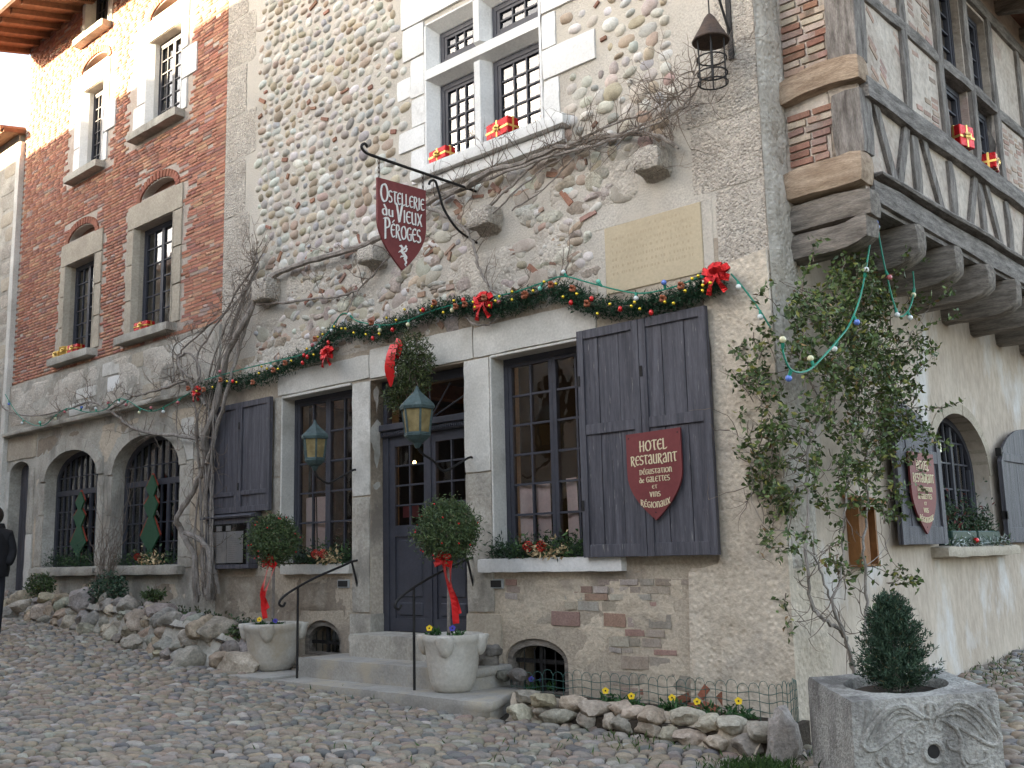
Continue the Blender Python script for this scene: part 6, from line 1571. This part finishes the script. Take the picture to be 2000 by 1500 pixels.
for k in range(330):
    h = (k / 330) ** 1.1; a = k * 2.4 + random.gauss(0, .25); R_ = .28 * (1 - h) ** .55 * random.choice((.55, .8, 1.0, 1.0)) * random.uniform(.85, 1.18) + .02
    if h < .1: R_ *= .85
    s0 = c0 + Vector((.2 * R_ * math.cos(a), .2 * R_ * math.sin(a), .02 + h * .5)); e0 = c0 + Vector((R_ * math.cos(a), R_ * math.sin(a), .02 + h * .64 + R_ * .28 + random.gauss(0, .015))); d = (e0 - s0).normalized()
    for j in range(52):
        q_ = random.random() ** .7; wd = .035 * (1.1 - q_); P.append(s0.lerp(e0, q_) + Vector((random.gauss(0, wd), random.gauss(0, wd), random.gauss(0, wd * .7)))); D.append((d + Vector((0, 0, .35))).normalized())
leaves('crown', P, .036, .009, [(.04, .075, .045), (.058, .10, .058), (.026, .05, .032), (.09, .08, .04)], co, np.array([tuple(d) for d in D]), 1.1, 'needle', [4, 4, 4, .5], .02)

# ------------------------------------------------------------------ presents on sills
def present(label, c, w, d_, h, mm='foil', rb='gold', rot=0.0):
    t = thing('gift_box', label, 'gift', c, 'wrapped gift boxes on sills'); R = Matrix.Rotation(rot, 3, 'Z'); C0 = Vector(c)
    def xf(p): return C0 + R @ Vector(p)
    b = MB(); b.bbox(-w / 2, w / 2, -d_ / 2, d_ / 2, 0, h, .008); mapped(b, xf).build('box', M[mm], t)
    b = MB(); e = .003; s_ = .012
    b.box(-s_, s_, -d_ / 2 - e, d_ / 2 + e, -.001, h + e); b.box(-w / 2 - e, w / 2 + e, -s_, s_, -.001, h + e * 1.2); b.box(-w / 2 - e * .9, w / 2 + e * .9, -d_ / 2 - e * 1.1, d_ / 2 + e * 1.1, h * .45 - s_, h * .45 + s_); mapped(b, xf).build('ribbon', M[rb], t)
    bow(t, xf((0, -d_ / 2 - .01, h * .5)), .055, 'bow', rb, False, tuple(R @ Vector((0, -1, 0))), tuple(R @ Vector((1, 0, 0))))
present('red foil gift on the left sill of the mullioned window', (-8.26, -.05, 6.132), .32, .15, .15, rot=-.12); present('red foil gift on the right sill of the mullioned window', (-7.30, -.05, 6.132), .38, .16, .19, rot=-.15)
present('red foil gift on the lower right window sill of the brick house', (-15.12, -.05, 5.275), .36, .15, .13, rot=.1); present('red foil gift on the lower left window sill of the brick house', (-17.5, -.05, 5.275), .32, .15, .13, rot=.1)
present('gold foil gift leftmost on the lower left brick-house sill', (-18.15, -.06, 5.275), .2, .14, .11, 'gold', 'gold'); present('gold foil gift beside the red one on the brick-house sill', (-17.88, -.05, 5.275), .2, .15, .16, 'gold', 'gold', .3)
present('red foil gift on the nearer window ledge of the half-timbered wing', (-3.46, 2.95, 5.735), .24, .16, .24, rot=1.3); present('red foil gift on the farther window ledge of the half-timbered wing', (-3.46, 3.85, 5.735), .22, .16, .18, rot=1.75)

# ------------------------------------------------------------------ sill greenery
def sill_green(label, x0, x1, y, z, h, gold=True, n=900, xf=None, cols=None, cones=2):
    c_ = (lerp(x0, x1, .5), y, z); t = thing('sill_arrangement', label, 'greenery', xf(c_) if xf else c_, 'greenery on window sills')
    def mk(q): return np.array([tuple(xf(p)) for p in q]) if xf else q
    def blob(n_, a, b_, hh): return np.stack([rng.uniform(a, b_, n_), y + rng.normal(0, .05, n_), z + np.abs(rng.normal(0, 1, n_)) * hh * .45], 1)
    leaves('foliage', mk(blob(n, x0, x1, h)), .06, .014, cols or [(.022, .05, .022), (.04, .075, .03), (.018, .036, .018)], t, (0, -.2, .6), .6)
    leaves('broad_leaves', mk(blob(n // 5, lerp(x0, x1, .25), x1, h)), .055, .03, [(.05, .10, .03), (.07, .13, .04)], t, (0, -.3, .5), .5)
    if gold:
        q = blob(110, lerp(x0, x1, .5), lerp(x0, x1, .9), h * .8); q[:, 1] -= .07; leaves('gold_leaves', mk(q), .06, .028, [(.55, .42, .24), (.42, .30, .16)], t, (0, -.5, .3), .6)
    for k in range(cones):
        p = Vector((lerp(x0, x1, .48 + .14 * k), y - .09, z + h * .55)); b = MB()
        for i in range(7):
            for j in range(7): a = j * .9 + i * .5; rr = .05 * math.sin((i + .8) / 7.6 * math.pi); b.ball((p.x + rr * math.cos(a), p.y + rr * math.sin(a), p.z - .05 + i * .016), .011, 5, 3, (1, 1, .6))
        mapped(b, xf).build('pine_cone', M['redb'], t)
sill_green('fir greenery with red pine cones and gold leaves on the right window sill', -7.62, -6.38, -.02, 1.585, .2, True, 1500)
sill_green('fir greenery with gold leaves on the window sill left of the door', -11.1, -9.98, 0, 1.575, .2, True, 1100)
sill_green('greenery on the sill of the nearer arched window', -15.95, -14.1, .03, 1.605, .22, True, 700, cones=1); sill_green('greenery on the sill of the farther arched window', -18.4, -16.7, .03, 1.605, .26, False, 800, cones=0)
def bx(label, y0, y1):
    t = thing('window_box', label, 'planter', (-4.2, lerp(y0, y1, .5), 1.6), 'green plastic window boxes'); b = MB(); b.bbox(y0, y1, -.10, .08, 1.605, 1.76, .012); mapped(b, sx).build('trough', M['boxgreen'], t)
    P = np.stack([-4.2 + rng.uniform(-.08, .08, 420), rng.uniform(y0, y1, 420), 1.74 + np.abs(rng.normal(0, .17, 420))], 1); leaves('foliage', P, .06, .022, [(.03, .06, .028), (.05, .085, .035), (.14, .03, .025)], t, (0, 0, 1), .5, wts=[4, 3, .7])
bx('nearer green window box in the arched side window', 3.45, 4.2); bx('farther green window box in the arched side window', 4.25, 4.98)
t = thing('sill_arrangement', 'silvery sprigs with a red bauble on the side window sill', 'greenery', (-4.1, 4.2, 1.6), 'greenery on window sills')
leaves('silver_sprigs', np.stack([rng.uniform(-4.12, -4.02, 260), rng.uniform(3.3, 5.2, 260), 1.61 + np.abs(rng.normal(0, .03, 260))], 1), .08, .014, [(.45, .48, .47), (.30, .36, .34), (.06, .10, .04)], t, (0.3, .3, .2), .4)
b = MB(); b.ball((-4.05, 4.0, 1.65), .035, 8, 6); b.build('bauble', M['redb'], t, True)

# ------------------------------------------------------------------ cut-out trees in the arched windows
for (cx_, zb, ztop, lab) in ((-15.0, 1.62, 2.98, 'zigzag green cut-out tree with red edge in the nearer arched window'), (-17.42, 1.62, 2.86, 'zigzag green cut-out tree with red edge in the farther arched window')):
    t = thing('cutout_tree', lab, 'decoration', (cx_, .1, zb), 'painted cut-out trees'); H = ztop - zb
    hw = [(0, .07), (.03, .06), (.16, .06), (.30, .23), (.52, .06), (.66, .17), (.76, .05), (.86, .13), (1.0, .01)]
    R = [(w * 1.15, zb + f_ * H) for f_, w in hw]; Lf = [(-w * 1.15, z) for w, z in R[::-1]]
    b = MB(); b.prism([(cx_ + w, z) for w, z in R + Lf], front, .10, .125); b.build('green_panel', M['treegreen'], t)
    b = MB(); b.prism([(cx_ - .035 + w * 1.12, z + .03) for w, z in R + Lf], front, .130, .15); b.build('red_edge', M['treered'], t)

# ------------------------------------------------------------------ wooden box on the side wall
t = thing('wall_box', 'small brown wooden box with sloping roof on the side wall behind the rose', 'wooden box', (-4.15, 1.3, 1.43))
b = MB(); b.box(1.10, 1.13, -.12, 0, 1.45, 1.98); b.box(1.45, 1.48, -.12, 0, 1.45, 1.98); b.box(1.13, 1.45, -.02, 0, 1.45, 1.98); b.box(1.10, 1.48, -.13, 0, 1.43, 1.45); b.box(1.13, 1.3, -.118, -.02, 1.45, 1.9); mapped(b, ss).build('case', M['boxwood'], t)
b = MB(); b.hexa([(1.04, -.2, 2.0), (1.54, -.2, 2.0), (1.54, 0, 2.06), (1.04, 0, 2.06), (1.04, -.2, 2.025), (1.54, -.2, 2.025), (1.54, 0, 2.085), (1.04, 0, 2.085)]); mapped(b, ss).build('roof_board', M['boxwood'], t)
b = MB()
for (y_, z_) in ((1.36, 1.85), (1.39, 1.74), (1.37, 1.62)): b.box(y_ - .03, y_ + .03, -.03, -.024, z_ - .035, z_ + .035)
mapped(b, ss).build('labels', M['paper'], t)

# ------------------------------------------------------------------ shrubs on the rockery
def shrub(label, p, r, n, cols=GREEN, sq=(1.1, .9, .9), L=.06, W=.028, stems=True):
    t = thing('shrub', label, 'shrub', p, 'shrubs on the rockery')
    leaves('crown', ball_pts(n, (p[0], p[1], p[2] + r * .8), r, .25, sq, .3), L, W, cols, t)
    b = MB()
    for k in range(9): d = unit(1)[0]; b.tube([p, (p[0] + d[0] * r * .7, p[1] + d[1] * r * .6, p[2] + r * 1.2 * abs(d[2]) + .1)], .006, 4, False)
    b.build('stems', M['twig'], t)
gc = thing('ground_cover', 'low green ground cover between the rockery stones and the brick house', 'ground cover', (-14.5, -.5, .9))
q_ = np.stack([rng.uniform(-20, -11.4, 1500), rng.uniform(-.8, -.05, 1500), np.zeros(1500)], 1); q_[:, 2] = [gz(x_, -1) + rh(x_) * .74 + random.uniform(0, .07) for x_ in q_[:, 0]]
leaves('foliage', q_, .06, .026, [(.04, .075, .03), (.06, .10, .035), (.09, .08, .04)], gc, (0, 0, 1), .5)
def sp(u, v, y): q_ = F(u, v, y); return (q_.x, q_.y, q_.z)
shrub('low round dark shrub on the rockery before the farther arch', sp(78, 1168, -.55), .24, 900); shrub('wider glossy shrub on the rockery between the arched windows', sp(212, 1185, -.55), .30, 1100, [(.035, .07, .04), (.06, .10, .055), (.02, .045, .025)]); shrub('small shrub at the foot of the vine trunks', sp(300, 1180, -.5), .16, 350, sq=(1.6, .8, .5))
t = thing('bare_shrub', 'thin bare brown shrub standing between the two arched windows', 'shrub', sp(205, 1150, -.35)); b = MB(); p = Vector(sp(205, 1150, -.35))
for k in range(26): twig(b, p + Vector((random.gauss(0, .1), random.gauss(0, .05), 0)), (random.gauss(0, .25), random.gauss(0, .15), 1), random.uniform(.7, 1.5), .007, 2, .5)
stuff(b.build('stems', M['twig'], t))
shrub('low leafy plant on the ground left of the left stone pot', sp(462, 1262, -.75), .15, 350, sq=(1.3, 1, .8))

# ------------------------------------------------------------------ grass in the joints
P = []; 
for (u, v, su, sv, n) in ((1480, 1490, 40, 8, 900), (1240, 1450, 60, 10, 60), (720, 1370, 60, 12, 60), (760, 1360, 30, 6, 40), (1950, 1340, 40, 15, 160), (1000, 1480, 300, 15, 40), (900, 1440, 300, 25, 30)):
    for k in range(n):
        q_ = G(random.gauss(u, su), random.gauss(v, sv), .1); P.append((q_.x, q_.y, gz(q_.x, q_.y) + .005))
gr = leaves('grass', P, .07, .008, [(.05, .10, .02), (.07, .13, .03), (.035, .075, .02)], None, (0, 0, 1), 1.2, 'grass'); gr['label'] = 'short green grass growing between the cobbles by the flower bed'; gr['category'] = 'grass'

# ------------------------------------------------------------------ person leaving the picture on the left
pp = thing('person', 'person in a dark hooded jacket walking away at the left edge', 'person', (-15.05, -2.2, gz(-15, -2)))
J = [(0, 0, .92), (0, 0, 1.15), (0, .01, 1.36), (0, .02, 1.47), (0, .03, 1.54), (0, .0, 1.64), (.19, .0, 1.37), (.25, -.04, 1.12), (.2, -.16, .95), (-.19, 0, 1.37), (-.25, -.04, 1.12), (-.2, -.16, .95),
     (.1, 0, .86), (.11, -.03, .48), (.12, .1, .08), (.12, -.06, .04), (-.1, 0, .86), (-.11, -.1, .48), (-.12, .02, .08), (-.12, -.14, .04)]
E_ = [(0, 1), (1, 2), (2, 3), (3, 4), (4, 5), (2, 6), (6, 7), (7, 8), (2, 9), (9, 10), (10, 11), (0, 12), (12, 13), (13, 14), (14, 15), (0, 16), (16, 17), (17, 18), (18, 19)]
RD = [.17, .19, .18, .085, .075, .105, .095, .075, .06, .095, .075, .06, .1, .075, .05, .045, .1, .075, .05, .045]
me = bpy.data.meshes.new('body'); base = Vector(pp['_o']); ang = Matrix.Rotation(math.radians(70), 3, 'Z')
me.from_pydata([tuple(base + ang @ Vector(j)) for j in J], E_, [])
o = link(bpy.data.objects.new('body', me), None); mo = o.modifiers.new('skin', 'SKIN'); o.modifiers.new('sub', 'SUBSURF').levels = 2
for k, sv_ in enumerate(me.skin_vertices[0].data): sv_.radius = (RD[k], RD[k]); sv_.use_root = (k == 0)
dg = bpy.context.evaluated_depsgraph_get(); me2 = bpy.data.meshes.new_from_object(o.evaluated_get(dg)); bpy.data.objects.remove(o)
for mm in ('blackcloth', 'jeans', 'skin', 'hair'): me2.materials.append(M[mm])
for pl in me2.polygons:
    z = pl.center.z - base.z; pl.use_smooth = True
    pl.material_index = 1 if z < .86 else (0 if z < 1.5 else 2)
link(bpy.data.objects.new('body', me2), pp)
b = MB(); q_ = base + ang @ Vector((0, .01, 1.64)); b.ball(q_, .125, 14, 10, (1, 1, 1.1)); b.build('hair', M['hair'], pp, True)
b = MB(); q_ = base + ang @ Vector((0, .05, 1.47))
b.lathe([(.13, -.07), (.15, 0), (.13, .06), (.10, .05), (.10, -.02)], q_, 16, .1); b.build('hood', M['blackcloth'], pp, True)
b = MB(); b.lathe([(.22, .80), (.235, .9), (.225, 1.1), (.22, 1.25), (.15, 1.4)], (base.x, base.y, base.z), 18, .12, False); b.build('jacket_hem', M['blackcloth'], pp, True)
